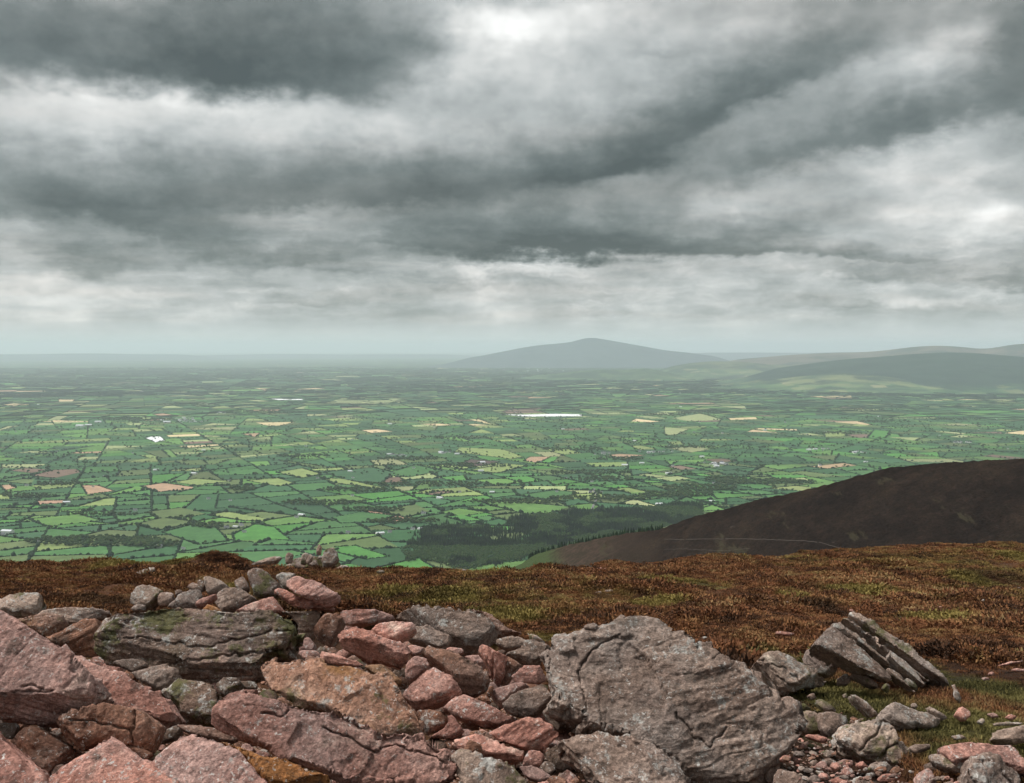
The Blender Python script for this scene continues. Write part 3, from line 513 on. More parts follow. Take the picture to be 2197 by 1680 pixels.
# ------------------------------------------------------------------ conifers: a belt on the ridge, a plantation below
con_m, b, p = material('spruce_needles'); gg = b.new('ShaderNodeNewGeometry'); rn = b.new('ShaderNodeObjectInfo').outputs['Random']; n = b.noise(gg.outputs['Position'], .02, 4)
c = b.ramp(n, [(.35, (.009, .021, .013)), (.52, (.014, .031, .015)), (.68, (.032, .06, .02))]); c = b.mix(1.0, c, b.ramp(rn, [(0, (.7, .7, .75)), (1, (1.35, 1.3, 1.1))]), 'MULTIPLY'); setc(b, p, c)
def spruce(seed):
    rg = random.Random(seed); V, Fq = [], []
    for t in range(6):
        z = 1.5 + t * 2.0; r_ = 2.5 * (1 - t / 6.6) ** .8; k = 9; i0 = len(V)
        for j in range(k): a = 6.2832 * (j + rg.random() * .5) / k; rr_ = r_ * (rg.uniform(.65, 1.1) if j % 2 else rg.uniform(.9, 1.25)); V.append((rr_ * math.cos(a), rr_ * math.sin(a), z - rg.uniform(.1, .8)))
        V.append((0, 0, z + 2.9)); V.append((0, 0, z - .1))
        for j in range(k): Fq += [(i0 + j, i0 + (j + 1) % k, i0 + k), (i0 + (j + 1) % k, i0 + j, i0 + k + 1)]
    me = mesh('crown', V, Fq); me.materials.append(con_m); return me
spr = [spruce(k) for k in range(4)]; sptr = tube_mesh('trunk', [(0, 0, -.8), (0, 0, 3), (0, 0, 11)], [.3, .24, .08]); sptr.materials.append(bark_m)
belt = np.array(reg('E', [(1250,975),(1330,945),(1420,915),(1520,893),(1620,876),(1720,862),(1800,852),(1900,842),(1980,835),(2050,822),(2075,812)])); pro = []
for k in range(250):
    t = random.random(); xx = belt[0, 0] + (belt[-1, 0] - belt[0, 0]) * t; yy = np.interp(xx, belt[:, 0], belt[:, 1]) + random.uniform(-1, 3)
    d = ray(xx, yy); r_ = np.interp(xx, *zip(*DD)) * random.uniform(1.0, 1.035); d = d / np.hypot(d[0], d[1]); zz_ = None
    hit = bvh.ray_cast(Vector((d[0] * r_, d[1] * r_, 0)), Vector((0, 0, -1)))[0]
    if not hit: continue
    o = link('spruce_tree', None, loc=hit, label='dark spruce in the shelter belt along the lower ridge of the burnt hill', category='tree', group='spruces of the ridge belt'); s = random.uniform(.30, .5); o.scale = (s * 1.2, s * 1.2, s * random.uniform(.85, 1.15)); o.rotation_euler = (0, 0, random.uniform(0, 6))
    pro.append(link('crown', spr[k % 4], parent=o)); link('trunk', sptr, parent=o)
FOREST = reg('E', [(560,852),(600,822),(820,795),(980,792),(1060,825),(1130,835),(1170,752),(1250,732),(1450,718),(1700,702),(2000,682),(2300,640),(2300,760),(2050,830),(1600,910),(1250,990),(900,1050),(800,1060),(640,1010),(500,1000),(510,912),(660,872)])
q = np.column_stack([RNG.uniform(820, 1530, 68000), RNG.uniform(1080, 1225, 68000)]); 
dens = (1080 / q[:, 1]) ** 1.0; jq = q + np.stack([14 * vnoise(np.column_stack([q / 16., q[:, 0] * 0])), 5 * vnoise(np.column_stack([q / 13., q[:, 0] * 0 + 4]))], 1) + RNG.normal(0, 2.0, q.shape) * np.array([3, 1]); q = q[inpoly(jq, FOREST)]; pf = px_plain(q); 
# even spread over the ground, not over the picture
cell = 5.5; key = np.floor(pf[:, :2] / cell).astype(int); _, idx = np.unique(key, axis=0, return_index=True); pf = pf[idx]
gap = fbm(pf * np.array([1, 1, 0]) / 160 + 8, 3) ; pf = pf[(gap > -.42) | (RNG.random(len(pf)) < .2)]
pj = proj(pf); lower = inpoly(pj, reg('E', [(480,925),(1000,930),(1280,920),(2300,720),(2300,900),(1250,1100),(400,1100)])) | inpoly(pj, reg('E', [(1700,700),(2400,640),(2400,770),(1500,790)]))
mix_ = fbm(pf * np.array([1, 1, 0]) / 120 + 77, 3); bl = (mix_ > -.08) & lower | (mix_ > .25)
n = len(pf); s_ = RNG.uniform(.75, 1.2, n); pick = np.where(bl, RNG.integers(4, 8, n), RNG.integers(0, 4, n)); s_ = np.where(bl, s_ * .8, s_)
scatter('plantation_forest', pf, np.column_stack([s_, s_, s_]), np.column_stack([np.zeros(n), np.zeros(n), RNG.uniform(0, 6.28, n)]), pick, pro[:4] + proto_crowns[:4], kind='stuff')
print('forest', n)
# ------------------------------------------------------------------ the heather moor we stand on
CX = [-400, 0, 250, 500, 700, 900, 1150, 1400, 1600, 1800, 2000, 2197, 2600]
CY = [1210, 1207, 1204, 1209, 1220, 1222, 1217, 1205, 1196, 1183, 1174, 1166, 1158]
SL = .165
def crest(x, y):
    xn = W / 2 + F * np.clip(np.asarray(x, float) / np.maximum(y, 3.0), -.8, .8); d = ray(xn, np.interp(xn, CX, CY)); r = -d[..., 2] / d[..., 1]
    return 1.105 / np.maximum(r - SL, .02)
def base_z(x, y): return -(1.105 + SL * np.asarray(y, float))
ROCKZONE = [(-300, 1330), (210, 1335), (290, 1320), (730, 1312), (900, 1325), (1060, 1340), (1170, 1410), (1300, 1480), (1620, 1460), (1720, 1520), (1820, 1525), (1935, 1585), (1965, 1645), (1985, 1900), (-300, 1900)]
def moor_z(x, y):
    x = np.asarray(x, float); y = np.asarray(y, float); z = base_z(x, y); yc = crest(x, y)
    u = (y - yc) / .5; z = z - .34 * .5 * np.log1p(np.exp(np.clip(u, -30, 30))) - .34 * np.maximum(0, u - 30) * .5
    nz = (.05 + .12 * sstep(8, 14, y)) * fbm(xyz(x, y) / 2.2 + 4, 3, .6) + .05 * fbm(xyz(x, y) / .5, 3); z = z + nz * sstep(3, 8, np.abs(y)) * (1 - sstep(60, 200, y))
    return np.maximum(z, PLAIN - 4)
def pile_sink(x, y, z):
    q = proj(np.stack([x, np.maximum(y, .8), z], -1)); w = inpoly(q.reshape(-1, 2), ROCKZONE).reshape(x.shape) & (y > .8); return w
def px_moor(px, py):
    d = ray(px, py); t = 1.105 / np.maximum(-d[..., 2] - SL * d[..., 1], .012)
    for _ in range(4): q = d * t[..., None]; z = moor_z(q[..., 0], q[..., 1]); t = t * (1 + .7 * (z / np.where(np.abs(q[..., 2]) < 1e-6, -1e-6, q[..., 2]) - 1))
    return d * t[..., None]
ys = np.concatenate([np.arange(-8, 2, .5), np.arange(2, 12, .11), np.arange(12, 44, .22), np.arange(44, 70, 1.5), np.geomspace(71, 3000, 40)])
xs = np.concatenate([-np.geomspace(26, 4000, 26)[::-1], np.arange(-24, -7, .28), np.arange(-7, 7, .12), np.arange(7, 24, .28), np.geomspace(26, 4000, 26)])
gx, gy = np.meshgrid(xs, ys, indexing='ij'); gz = moor_z(gx, gy); sink = pile_sink(gx, gy, gz); _q = proj(np.stack([gx, np.maximum(gy, .8), gz], -1)); gz = gz - np.where(_q[..., 0] < 1250, .22, .13) * sink
# mossy knoll on the skyline and small hollows
def knoll(px, py, d, w, h):
    dd = ray(px, py); q = dd * d / dd[1]; return q[0], q[1], w, h
KN = [knoll(478, 1206, 19.4, .50, .26), knoll(405, 1206, 19.2, .5, .08), knoll(560, 1206, 19.0, .5, .05)]
for (kx, ky, kw, kh) in KN: gz = gz + kh * np.exp(-(((gx - kx) / kw) ** 2 + ((gy - ky) / kw) ** 2) ** 1.3)
moor_m, b, p = material('heather_ground'); pos = b.new('ShaderNodeNewGeometry').outputs['Position']
MOSS = [(960, 1292, 90, 16), (1090, 1330, 120, 22), (1180, 1372, 60, 14), (870, 1275, 70, 12), (478, 1207, 40, 16), (478, 1200, 40, 10), (640, 1211, 50, 6), (720, 1212, 30, 6), (2090, 1246, 45, 8), (1700, 1288, 40, 6), (1560, 1190, 70, 5), (1700, 1200, 60, 4), (1950, 1170, 60, 4), (2180, 1195, 50, 6), (660, 1200, 60, 12), (500, 1265, 40, 10), (640, 1245, 40, 8), (1850, 1275, 120, 10), (2000, 1330, 90, 12), (1420, 1300, 80, 10), (330,1215,80,8), (1450,1255,120,8)]
GRASS = [(1800, 1500, 160, 60), (2050, 1560, 180, 60), (1950, 1440, 120, 30), (2120, 1480, 120, 50), (1680, 1425, 90, 25), (2100, 1620, 160, 40)]
DARKP = [(560, 1350, 200, 30), (2170, 1245, 60, 14), (620, 1300, 120, 18), (250, 1290, 160, 16), (1750, 1300, 60, 10)]
def zone(b, pos, lst, soft=1.0):              # moss and grass grow in patches lying on the ground
    acc = None
    for (zx, zy, rx, ry) in lst:
        c0 = px_moor(np.array(zx), np.array(zy)); c1 = px_moor(np.array(zx + rx), np.array(zy)); c2 = px_moor(np.array(zx), np.array(max(zy - ry, 1170.)))
        a, e = max(.1, abs(c1[0] - c0[0])), max(.15, min(4.0, abs(c2[1] - c0[1])))
        v = b.vm('MULTIPLY', b.vm('SUBTRACT', pos, tuple(c0)), (1 / a, 1 / e, 0)); l = b.new('ShaderNodeVectorMath', {0: v}, operation='LENGTH').outputs['Value']
        g = b.m('MAXIMUM', b.m('SUBTRACT', 1.3, l), 0.0); acc = g if acc is None else b.m('MAXIMUM', acc, g)
    return acc
def moor_colour(b, pos, rnd=None, k=1.0):
    n = b.noise(pos, .55, 5, .62); n2 = b.noise(pos, 2.6, 4, .65); n3 = b.noise(pos, .16, 3)
    t = b.m('ADD', b.m('MULTIPLY_ADD', n, .62, b.m('MULTIPLY', n2, .38)), 0.0)
    if rnd is not None: t = b.m('MULTIPLY_ADD', b.m('SUBTRACT', rnd, .5), .3, t)
    c = b.ramp(t, [(.30, (.020 * k, .011 * k, .007 * k)), (.42, (.046 * k, .022 * k, .012 * k)), (.52, (.104 * k, .043 * k, .020 * k)), (.62, (.122 * k, .064 * k, .028 * k)), (.74, (.14 * k, .10 * k, .05 * k))])
    ol = b.ramp(t, [(.34, (.026 * k, .022 * k, .009 * k)), (.52, (.07 * k, .06 * k, .018 * k)), (.7, (.125 * k, .115 * k, .03 * k))])
    c = b.mix(b.rng(b.m('MULTIPLY_ADD', b.m('SUBTRACT', n2, .5), .5, n3), .49, .68, 0, .6), c, ol)
    j = b.m('MULTIPLY', b.m('SUBTRACT', n2, .5), 1.6)
    gr = b.ramp(t, [(.32, (.026 * k, .026 * k, .009 * k)), (.5, (.062 * k, .058 * k, .02 * k)), (.72, (.11 * k, .10 * k, .036 * k))])
    c = b.mix(b.rng(b.m('ADD', zone(b, pos, GRASS), j), .15, .75, 0, .9), c, gr)
    ms = b.ramp(t, [(.3, (.04 * k, .03 * k, .009 * k)), (.5, (.088 * k, .07 * k, .02 * k)), (.75, (.17 * k, .135 * k, .045 * k))])
    c = b.mix(b.rng(b.m('ADD', zone(b, pos, MOSS), j), .2, .8, 0, .9), c, ms)
    dk = b.mix(1.0, c, (.5, .5, .5), 'MULTIPLY')
    return b.mix(b.rng(b.m('ADD', zone(b, pos, DARKP), j), .2, .9, 0, .6), c, (.022 * k, .014 * k, .008 * k))
cm = moor_colour(b, pos, None, 1.0)
yc_ = b.new('ShaderNodeSeparateXYZ', {0: pos}).outputs[1]
cm = b.mix(b.rng(yc_, 120, 900), cm, b.mix(b.noise(pos, .01, 4), (.03, .025, .018), (.07, .075, .04)))
setc(b, p, cm); bump(b, p, b.noise(pos, 14, 8, .75), 1.0, .09)
moor = link('moor', mesh('moor', np.stack([gx, gy, gz], -1).reshape(-1, 3), grid_faces(len(xs), len(ys)), True), moor_m, kind='structure')
co = np.stack([gx, gy, gz], -1).reshape(-1, 3); msel = [tuple(f) for f in grid_faces(len(xs), len(ys)) if -30 < co[f[0], 1] < 80 and abs(co[f[0], 0]) < 60]
mbvh = BVHTree.FromPolygons([tuple(v) for v in co], msel)
def drop_moor(x, y):
    h = mbvh.ray_cast(Vector((x, y, 60)), Vector((0, 0, -1)))[0]; return h.z if h else float(moor_z(x, y))
def see_moor(px, py):
    return mbvh.ray_cast(Vector((0, 0, 0)), Vector(ray(px, py)).normalized())[0]
# --- heather and grass tufts
hth_m, b, p = material('heather_sprig'); pos = b.new('ShaderNodeNewGeometry').outputs['Position']; rn = b.new('ShaderNodeObjectInfo').outputs['Random']
setc(b, p, moor_colour(b, pos, rn, 2.0))
def tuft(seed, n, r, h, lw, lh, up):
    rg = np.random.default_rng(seed); V, Fq = [], []
    for i in range(n):
        a = rg.uniform(0, 6.28); q = math.sqrt(rg.random()) * r; z = h * (1 - (q / r) ** 2 * .75) * rg.uniform(.35, 1.0)
        base = np.array([q * math.cos(a), q * math.sin(a), z]); dr = np.array([math.cos(a) * (1 - up), math.sin(a) * (1 - up), up]) + rg.normal(0, .35, 3); dr /= np.linalg.norm(dr)
        sd_ = np.cross(dr, rg.normal(0, 1, 3)); sd_ /= np.linalg.norm(sd_); w = lw * rg.uniform(.6, 1.3); l = lh * rg.uniform(.6, 1.4); k = len(V)
        V += [base - sd_ * w, base + sd_ * w, base + dr * l * .6 + sd_ * w * .8, base + dr * l, base + dr * l * .55 - sd_ * w * .9]; Fq += [(k, k + 1, k + 2), (k, k + 2, k + 4), (k + 4, k + 2, k + 3)]
    me = mesh('heather_tuft', V, Fq); me.materials.append(hth_m); return me
def spot(px, py):
    h = see_moor(px, py); return h if h else Vector(px_moor(np.array(float(px)), np.array(float(py))))
protos = []
for k, (px, py, lab, args) in enumerate([(1130, 1352, 'springy russet heather clump left of the great grey boulder', (1, 170, .17, .07, .006, .024, .5)), (1250, 1320, 'low dense heather clump above the great grey boulder', (2, 210, .19, .065, .007, .023, .4)), (1480, 1345, 'ragged heather clump behind the right shoulder of the great boulder', (3, 140, .13, .09, .005, .028, .6)), (1770, 1545, 'short grass tuft on the turf below the leaning slab', (4, 110, .12, .02, .003, .036, .75)), (2120, 1610, 'short grass tuft near the flat slab at the right edge', (5, 160, .13, .012, .003, .03, .7))]):
    h = spot(px, py); protos.append(link('heather_tuft' if k < 3 else 'grass_tuft', tuft(*args), None, None, h, label=lab, category='heather' if k < 3 else 'grass'))
N = 150000; yy = 3.5 + 36 * RNG.random(N) ** 1.15; xx = RNG.uniform(-.62, .62, N) * (yy + 2); zz_ = moor_z(xx, yy)
for (kx, ky, kw, kh) in KN: zz_ = zz_ + kh * np.exp(-(((xx - kx) / kw) ** 2 + ((yy - ky) / kw) ** 2) ** 1.3)
yc0 = crest(xx, yy); pj = proj(np.stack([xx, yy, zz_], -1)); keep = (yy < yc0 + 2.5) & ~inpoly(pj, ROCKZONE) & (pj[:, 1] < 1760)
nz = fbm(xyz(xx, yy) / 1.3 + 50, 3); keep &= (nz > -.22) | (RNG.random(N) < .2)
grassy = (pj[:, 0] > 1560) & (pj[:, 1] > 1440 + 60 * nz)
for (zx, zy, rx, ry) in GRASS: grassy |= ((pj[:, 0] - zx) / rx) ** 2 + ((pj[:, 1] - zy) / ry) ** 2 < 1.25 + nz * 1.2
q = np.stack([xx, yy, zz_], -1)[keep]; gk = grassy[keep]; n = len(q); s_ = RNG.uniform(.5, 1.15, n) * (.9 + 1.1 * np.clip(fbm(q / np.array([.9, .9, 9]) + 9, 2), -.4, 1)); s_ = np.where(gk, np.minimum(s_, 1) * .6, s_)
pick = np.where(gk, RNG.integers(3, 5, n), RNG.choice(3, n, p=[.4, .4, .2])); sel = ~gk | (RNG.random(n) < .8)
scatter('heather_cover', q[sel] - np.array([0, 0, .01]), np.column_stack([s_, s_, s_ * RNG.uniform(.8, 1.2, n)])[sel], np.column_stack([RNG.normal(0, .12, n), RNG.normal(0, .12, n), RNG.uniform(0, 6.28, n)])[sel], pick[sel], protos, kind='stuff')
print('heather', int(sel.sum()))
# ------------------------------------------------------------------ rock materials
def rock_mat(name, c0, c1, c2, lich=(.5, .62), lcol=(.50, .50, .47), orange=None, moss=0.0, stripe=.5, dark=(.38, .3, .28)):
    m_, b, p = material(name, .88, .2); tcx = b.new('ShaderNodeTexCoord').outputs['Object']; oi = b.new('ShaderNodeObjectInfo').outputs['Random']
    off = b.vm('ADD', tcx, b.new('ShaderNodeCombineXYZ', {0: b.m('MULTIPLY', oi, 37.0), 1: b.m('MULTIPLY', oi, 91.0), 2: 0.0}).outputs[0])
    st = b.new('ShaderNodeAttribute', attribute_name='strata').outputs['Fac']; gg = b.new('ShaderNodeNewGeometry')
    n = b.noise(off, 3.2, 6, .62, .2); nf = b.noise(off, 26, 6, .7); ng = b.noise(off, 95, 3, .7)
    sv = b.new('ShaderNodeCombineXYZ', {0: b.m('MULTIPLY_ADD', n, .06, st), 1: b.m('MULTIPLY', oi, 9.0), 2: 0.0}).outputs[0]
    ns = b.new('ShaderNodeTexNoise', {'Vector': sv, 'Scale': 30.0, 'Detail': 4.0, 'Roughness': .7}, noise_dimensions='2D').outputs['Fac']
    c = b.ramp(n, [(.32, c0), (.5, c1), (.68, c2)])
    gb = tuple(x * .5 + sum(c1) / 3 * .42 for x in c1); c = b.mix(b.rng(b.noise(off, 1.6, 4, .6), .44, .62, 0, .7), c, gb)
    c = b.mix(b.rng(b.noise(off, 2.6, 6, .7, .6), .56, .70, 0, .55), c, tuple(min(.72, x * 1.5 + .05) for x in c2))
    c = b.mix(b.rng(ns, .45, .68, 0, stripe), c, b.mix(1.0, c, dark, 'MULTIPLY'))
    c = b.mix(1.0, c, b.ramp(nf, [(.28, (.48, .46, .45)), (.5, (.95, .95, .95)), (.74, (1.5, 1.48, 1.46))]), 'MULTIPLY')
    c = b.mix(1.0, c, b.ramp(ng, [(.3, (.6, .6, .6)), (.5, (.97, .97, .97)), (.72, (1.5, 1.5, 1.5))]), 'MULTIPLY')
    if orange: c = b.mix(b.rng(b.noise(off, 2.1, 5, .65, .5), orange[0], orange[0] + .12, 0, .85), c, b.mix(b.rng(nf, .4, .6), (.22, .10, .035), (.33, .17, .06)))
    # crusty lichen, in patches with hard edges
    vl = b.noise(off, 7.0, 7, .72, .4); vl2 = b.noise(off, 40, 4, .7)
    lm = b.rng(b.m('MULTIPLY_ADD', b.m('SUBTRACT', vl2, .5), .35, vl), lich[0], lich[1], 0, .75)
    c = b.mix(lm, c, b.mix(b.rng(vl2, .4, .62), tuple(x * .62 for x in lcol), lcol))
    spk = b.noise(off, 58, 3, .6, .8); c = b.mix(b.m('MULTIPLY', b.rng(spk, .60, .66), b.rng(vl, .44, .56, .15, .8)), c, (.62, .61, .58))
    dkp = b.noise(off, 5.1, 5, .7); c = b.mix(b.rng(dkp, .57, .66, 0, .6), c, (.06, .05, .042))
    if moss: c = b.mix(b.rng(b.m('MULTIPLY_ADD', b.m('SUBTRACT', nf, .5), .5, b.noise(off, 4.0, 5, .6)), .62 - moss * .25, .74 - moss * .25, 0, .85), c, b.mix(b.rng(nf, .35, .65), (.035, .042, .012), (.10, .10, .035)))
    c = b.mix(1.0, c, b.ramp(oi, [(0, (.85, .84, .84)), (1, (1.13, 1.1, 1.1))]), 'MULTIPLY'); setc(b, p, c)
    hgt = b.m('MULTIPLY_ADD', nf, 1.0, b.m('MULTIPLY_ADD', ng, .35, b.m('MULTIPLY', ns, .8))); bump(b, p, hgt, 1.0, .015)
    return m_
RM = dict(
 pink=rock_mat('pink_sandstone', (.273, .140, .112), (.428, .231, .187), (.572, .339, .279), (.57, .70)),
 rose=rock_mat('rose_sandstone', (.312, .145, .109), (.508, .257, .201), (.650, .371, .299), (.60, .74)),
 brown=rock_mat('brown_sandstone', (.165, .081, .051), (.281, .147, .098), (.387, .224, .158), (.57, .70), orange=(.60,)),
 orange=rock_mat('iron_stained_stone', (.248, .105, .037), (.383, .181, .069), (.474, .262, .119), (.62, .76)),
 speck=rock_mat('speckled_sandstone', (.270, .147, .103), (.400, .224, .153), (.495, .305, .221), (.56, .68), orange=(.52,), moss=.25),
 grey=rock_mat('grey_lichened_rock', (.177, .124, .098), (.277, .201, .162), (.388, .293, .243), (.55, .66), stripe=.4),
 pale=rock_mat('pale_lichened_rock', (.235, .169, .135), (.366, .271, .217), (.496, .380, .306), (.52, .64), stripe=.4, moss=.3),
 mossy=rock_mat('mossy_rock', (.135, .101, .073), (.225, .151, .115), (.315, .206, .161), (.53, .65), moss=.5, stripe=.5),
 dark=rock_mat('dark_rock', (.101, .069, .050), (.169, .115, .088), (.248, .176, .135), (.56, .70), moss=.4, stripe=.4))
# ------------------------------------------------------------------ rocks, each with its own shape
def ground_d(py): d = ray(W / 2, py); return 1.105 / max(-d[2] / d[1] - SL, .012)
def nrm(v): v = np.asarray(v, float); return v / np.linalg.norm(v)
def facing(el, yaw): return np.array([math.sin(R(yaw)) * math.cos(R(el)), -math.cos(R(yaw)) * math.cos(R(el)), math.sin(R(el))])
def seg_dist(P, poly, closed=True):
    q = np.asarray(poly, float); best = np.full(len(P), 1e9)
    for i in range(len(q) if closed else len(q) - 1):
        a, e = q[i], q[(i + 1) % len(q)]; d = e - a; t = np.clip(((P - a) @ d) / (d @ d + 1e-9), 0, 1); best = np.minimum(best, np.hypot(*(P - a - t[:, None] * d).T))
    return best
pending = []; TRACED = []
def rock(label, t, pts, mat='pink', el=48, yaw=0, d=None, k=1.0, ridge=None, fel=-8, th=None, bed=None, facet=1.0, rough=1.0, lay=.5, cracks=(), name='rock', parent=None, group=None, cat='rock', seed=None, vs=1.0, auto=True):
    seed = len(pending) * 13 + 5 if seed is None else seed; rg = np.random.default_rng(seed)
    q = np.array(reg(t, pts)); qc = q.mean(0); q = qc + (q - qc) * (1 + min(.06, 5. / np.hypot(*np.ptp(q, axis=0)))); TRACED.append(q); yb = min(q[:, 1].max(), 1705.); lo = q[q[:, 1] > q[:, 1].max() - .15 * np.ptp(q[:, 1])]; xb = lo[:, 0].mean()
    d = (d if d else ground_d(yb) * .965) * k
    size = math.hypot(np.ptp(q[:, 0]), np.ptp(q[:, 1])); Sm = size * d / F
    r0 = ray(xb, yb); P0 = r0 * d / r0[1]; n = facing(el, yaw); fn = facing(fel, yaw * .6)
    rid = np.array(reg(t, ridge)) if ridge else None
    if rid is not None: rid = rid[np.argsort(rid[:, 0])]
    elif auto and size > 22:                  # the broken front edge of the stone
        xs_ = np.linspace(q[:, 0].min() + 1, q[:, 0].max() - 1, 13); yl = []
        for x_ in xs_:
            ys_ = [q[i, 1] + (q[(i + 1) % len(q), 1] - q[i, 1]) * (x_ - q[i, 0]) / (q[(i + 1) % len(q), 0] - q[i, 0]) for i in range(len(q)) if (q[i, 0] - x_) * (q[(i + 1) % len(q), 0] - x_) < 0]
            yl.append(max(ys_) if ys_ else q[:, 1].mean())
        fr_ = rg.uniform(.16, .30) * np.ptp(q[:, 1]); rid = np.stack([xs_, np.array(yl) - fr_ * (1 + rg.normal(0, .12, 13))], 1)
    def hit(P, plane_p, plane_n):
        dr = ray(P[:, 0], P[:, 1]); den = dr @ plane_n; den = np.where(np.abs(den) < .06, -.06, den); s = ((plane_p * plane_n).sum(-1)) / den
        return dr * np.clip(s, d * .72, d * 1.6)[:, None]
    top_p = P0
    if rid is not None:
        xm = np.clip(xb, rid[0, 0], rid[-1, 0]); pr = np.array([[xm, np.interp(xm, rid[:, 0], rid[:, 1])]]); top_p = hit(pr, P0, fn)[0]
    # outline, roughened, with points inside
    keep_ = list(range(len(q))); go_ = True
    while go_ and len(keep_) > 6:
        go_ = False; best = (1e9, None)
        for i_ in range(len(keep_)):
            a, m_, e = q[keep_[i_ - 1]], q[keep_[i_]], q[keep_[(i_ + 1) % len(keep_)]]; dv = seg_dist(m_[None], np.array([a, e]), False)[0]
            if dv < best[0]: best = (dv, i_)
        if best[0] < .011 * size: keep_.pop(best[1]); go_ = True
    q = q[keep_]
    st = size / (24 if size > 70 else 14); ol = []
    for i in range(len(q)):
        a, e = q[i], q[(i + 1) % len(q)]; L = np.hypot(*(e - a)); m_ = max(1, int(round(L / st))); nn_ = np.array([-(e - a)[1], (e - a)[0]]) / max(L, 1e-6)
        for j in range(m_): ol.append(a + (e - a) * j / m_ + (nn_ * rg.normal(0, .010 * size * rough) if j else 0))
    ol = np.array(ol)
    gx_, gy_ = np.meshgrid(np.arange(ol[:, 0].min(), ol[:, 0].max(), st), np.arange(ol[:, 1].min(), ol[:, 1].max(), st)); inn = np.stack([gx_.ravel(), gy_.ravel()], 1) + rg.uniform(-.3, .3, (gx_.size, 2)) * st
    if rid is not None: xx_ = np.arange(rid[0, 0], rid[-1, 0], st * .7); inn = np.vstack([inn, np.stack([xx_, np.interp(xx_, rid[:, 0], rid[:, 1])], 1)])
    inn = inn[inpoly(inn, ol)]; inn = inn[seg_dist(inn, ol) > st * .45] if len(inn) else inn
    allp = np.vstack([ol, inn]); n_o = len(ol); cen = ol.mean(0)
    res = mgeo.delaunay_2d_cdt([Vector(v) for v in allp], [(i, (i + 1) % n_o) for i in range(n_o)], [], 1, 1e-4)
    vv = np.array([(v[0], v[1]) for v in res[0]]); tris = [tuple(f) for f in res[2] if len(f) == 3]
    cc = np.array([vv[list(f)].mean(0) for f in tris]); ok = inpoly(cc, ol); tris = [f for f, o_ in zip(tris, ok) if o_]
    # surface depth
    P = hit(vv, top_p, n)
    if rid is not None:
        yr = np.interp(vv[:, 0], rid[:, 0], rid[:, 1]); below = vv[:, 1] > yr
        if below.any(): pt = hit(np.stack([vv[below, 0], yr[below]], 1), top_p, n); P[below] = hit(vv[below], pt, fn)
    ql = (vv - cen) / size; rel = np.zeros(len(vv))
    for j in range(6):
        a = j * 1.047 + rg.uniform(-.5, .5); c_ = rg.uniform(-.04, .30); rel = np.maximum(rel, (ql @ np.array([math.cos(a), math.sin(a)]) - c_) * rg.uniform(.15, .95) * (1.0 if c_ > .12 else .45))
    rel = rel * .5 * facet * Sm; db = seg_dist(vv, ol) / size; rel += Sm * .016 * (1 - np.minimum(db / .025, 1)) ** 2
    dirs = P / np.linalg.norm(P, axis=1)[:, None]; P = P + dirs * rel[:, None]
    th = (th if th else .8) * min(np.ptp(q[:, 0]), np.ptp(q[:, 1])) * d / F
    bd = nrm(-n * .6 + np.array([0, .75, -.3])); pc = P.mean(0); B = P + bd * th * (1 + .0); bc = B.mean(0); B = bc + (B - bc) * .8
    used = sorted({i for f in tris for i in f}); mp = {u: i for i, u in enumerate(used)}; m_ = len(used)
    V = np.vstack([P[used], B[used]]); fs = [tuple(mp[i] for i in f) for f in tris]; ec = {}
    for f in fs:
        for i in range(3): e = (f[i], f[(i + 1) % 3]); ec[e] = ec.get(e, 0) + 1
    fc = list(fs) + [(f[2] + m_, f[1] + m_, f[0] + m_) for f in fs]
    for (i, j) in ec:
        if (j, i) not in ec: fc.append((j, i, i + m_, j + m_))
    me = bpy.data.meshes.new('tmp'); me.from_pydata([tuple(v) for v in V], [], fc); me.update()
    bm = bmesh.new(); bm.from_mesh(me); bmesh.ops.recalc_face_normals(bm, faces=bm.faces); bm.to_mesh(me); bm.free()
    o = bpy.data.objects.new('tmp', me); COL.objects.link(o); md = o.modifiers.new('r', 'REMESH'); md.mode = 'VOXEL'; md.voxel_size = max(d / 983 * 1.5 * vs, Sm / 210); md.adaptivity = 0
    bnv = nrm((math.sin(R(bed)), -.25, math.cos(R(bed)))) if bed is not None else nrm(n + rg.normal(0, .18, 3))
    pending.append(dict(o=o, me=me, label=label, mat=mat, Sm=Sm, d=d, bed=bnv, rough=rough, lay=lay, cracks=[np.array(reg(t, c_)) for c_ in cracks], name=name, parent=parent, group=group, cat=cat, seed=seed, base=P0))
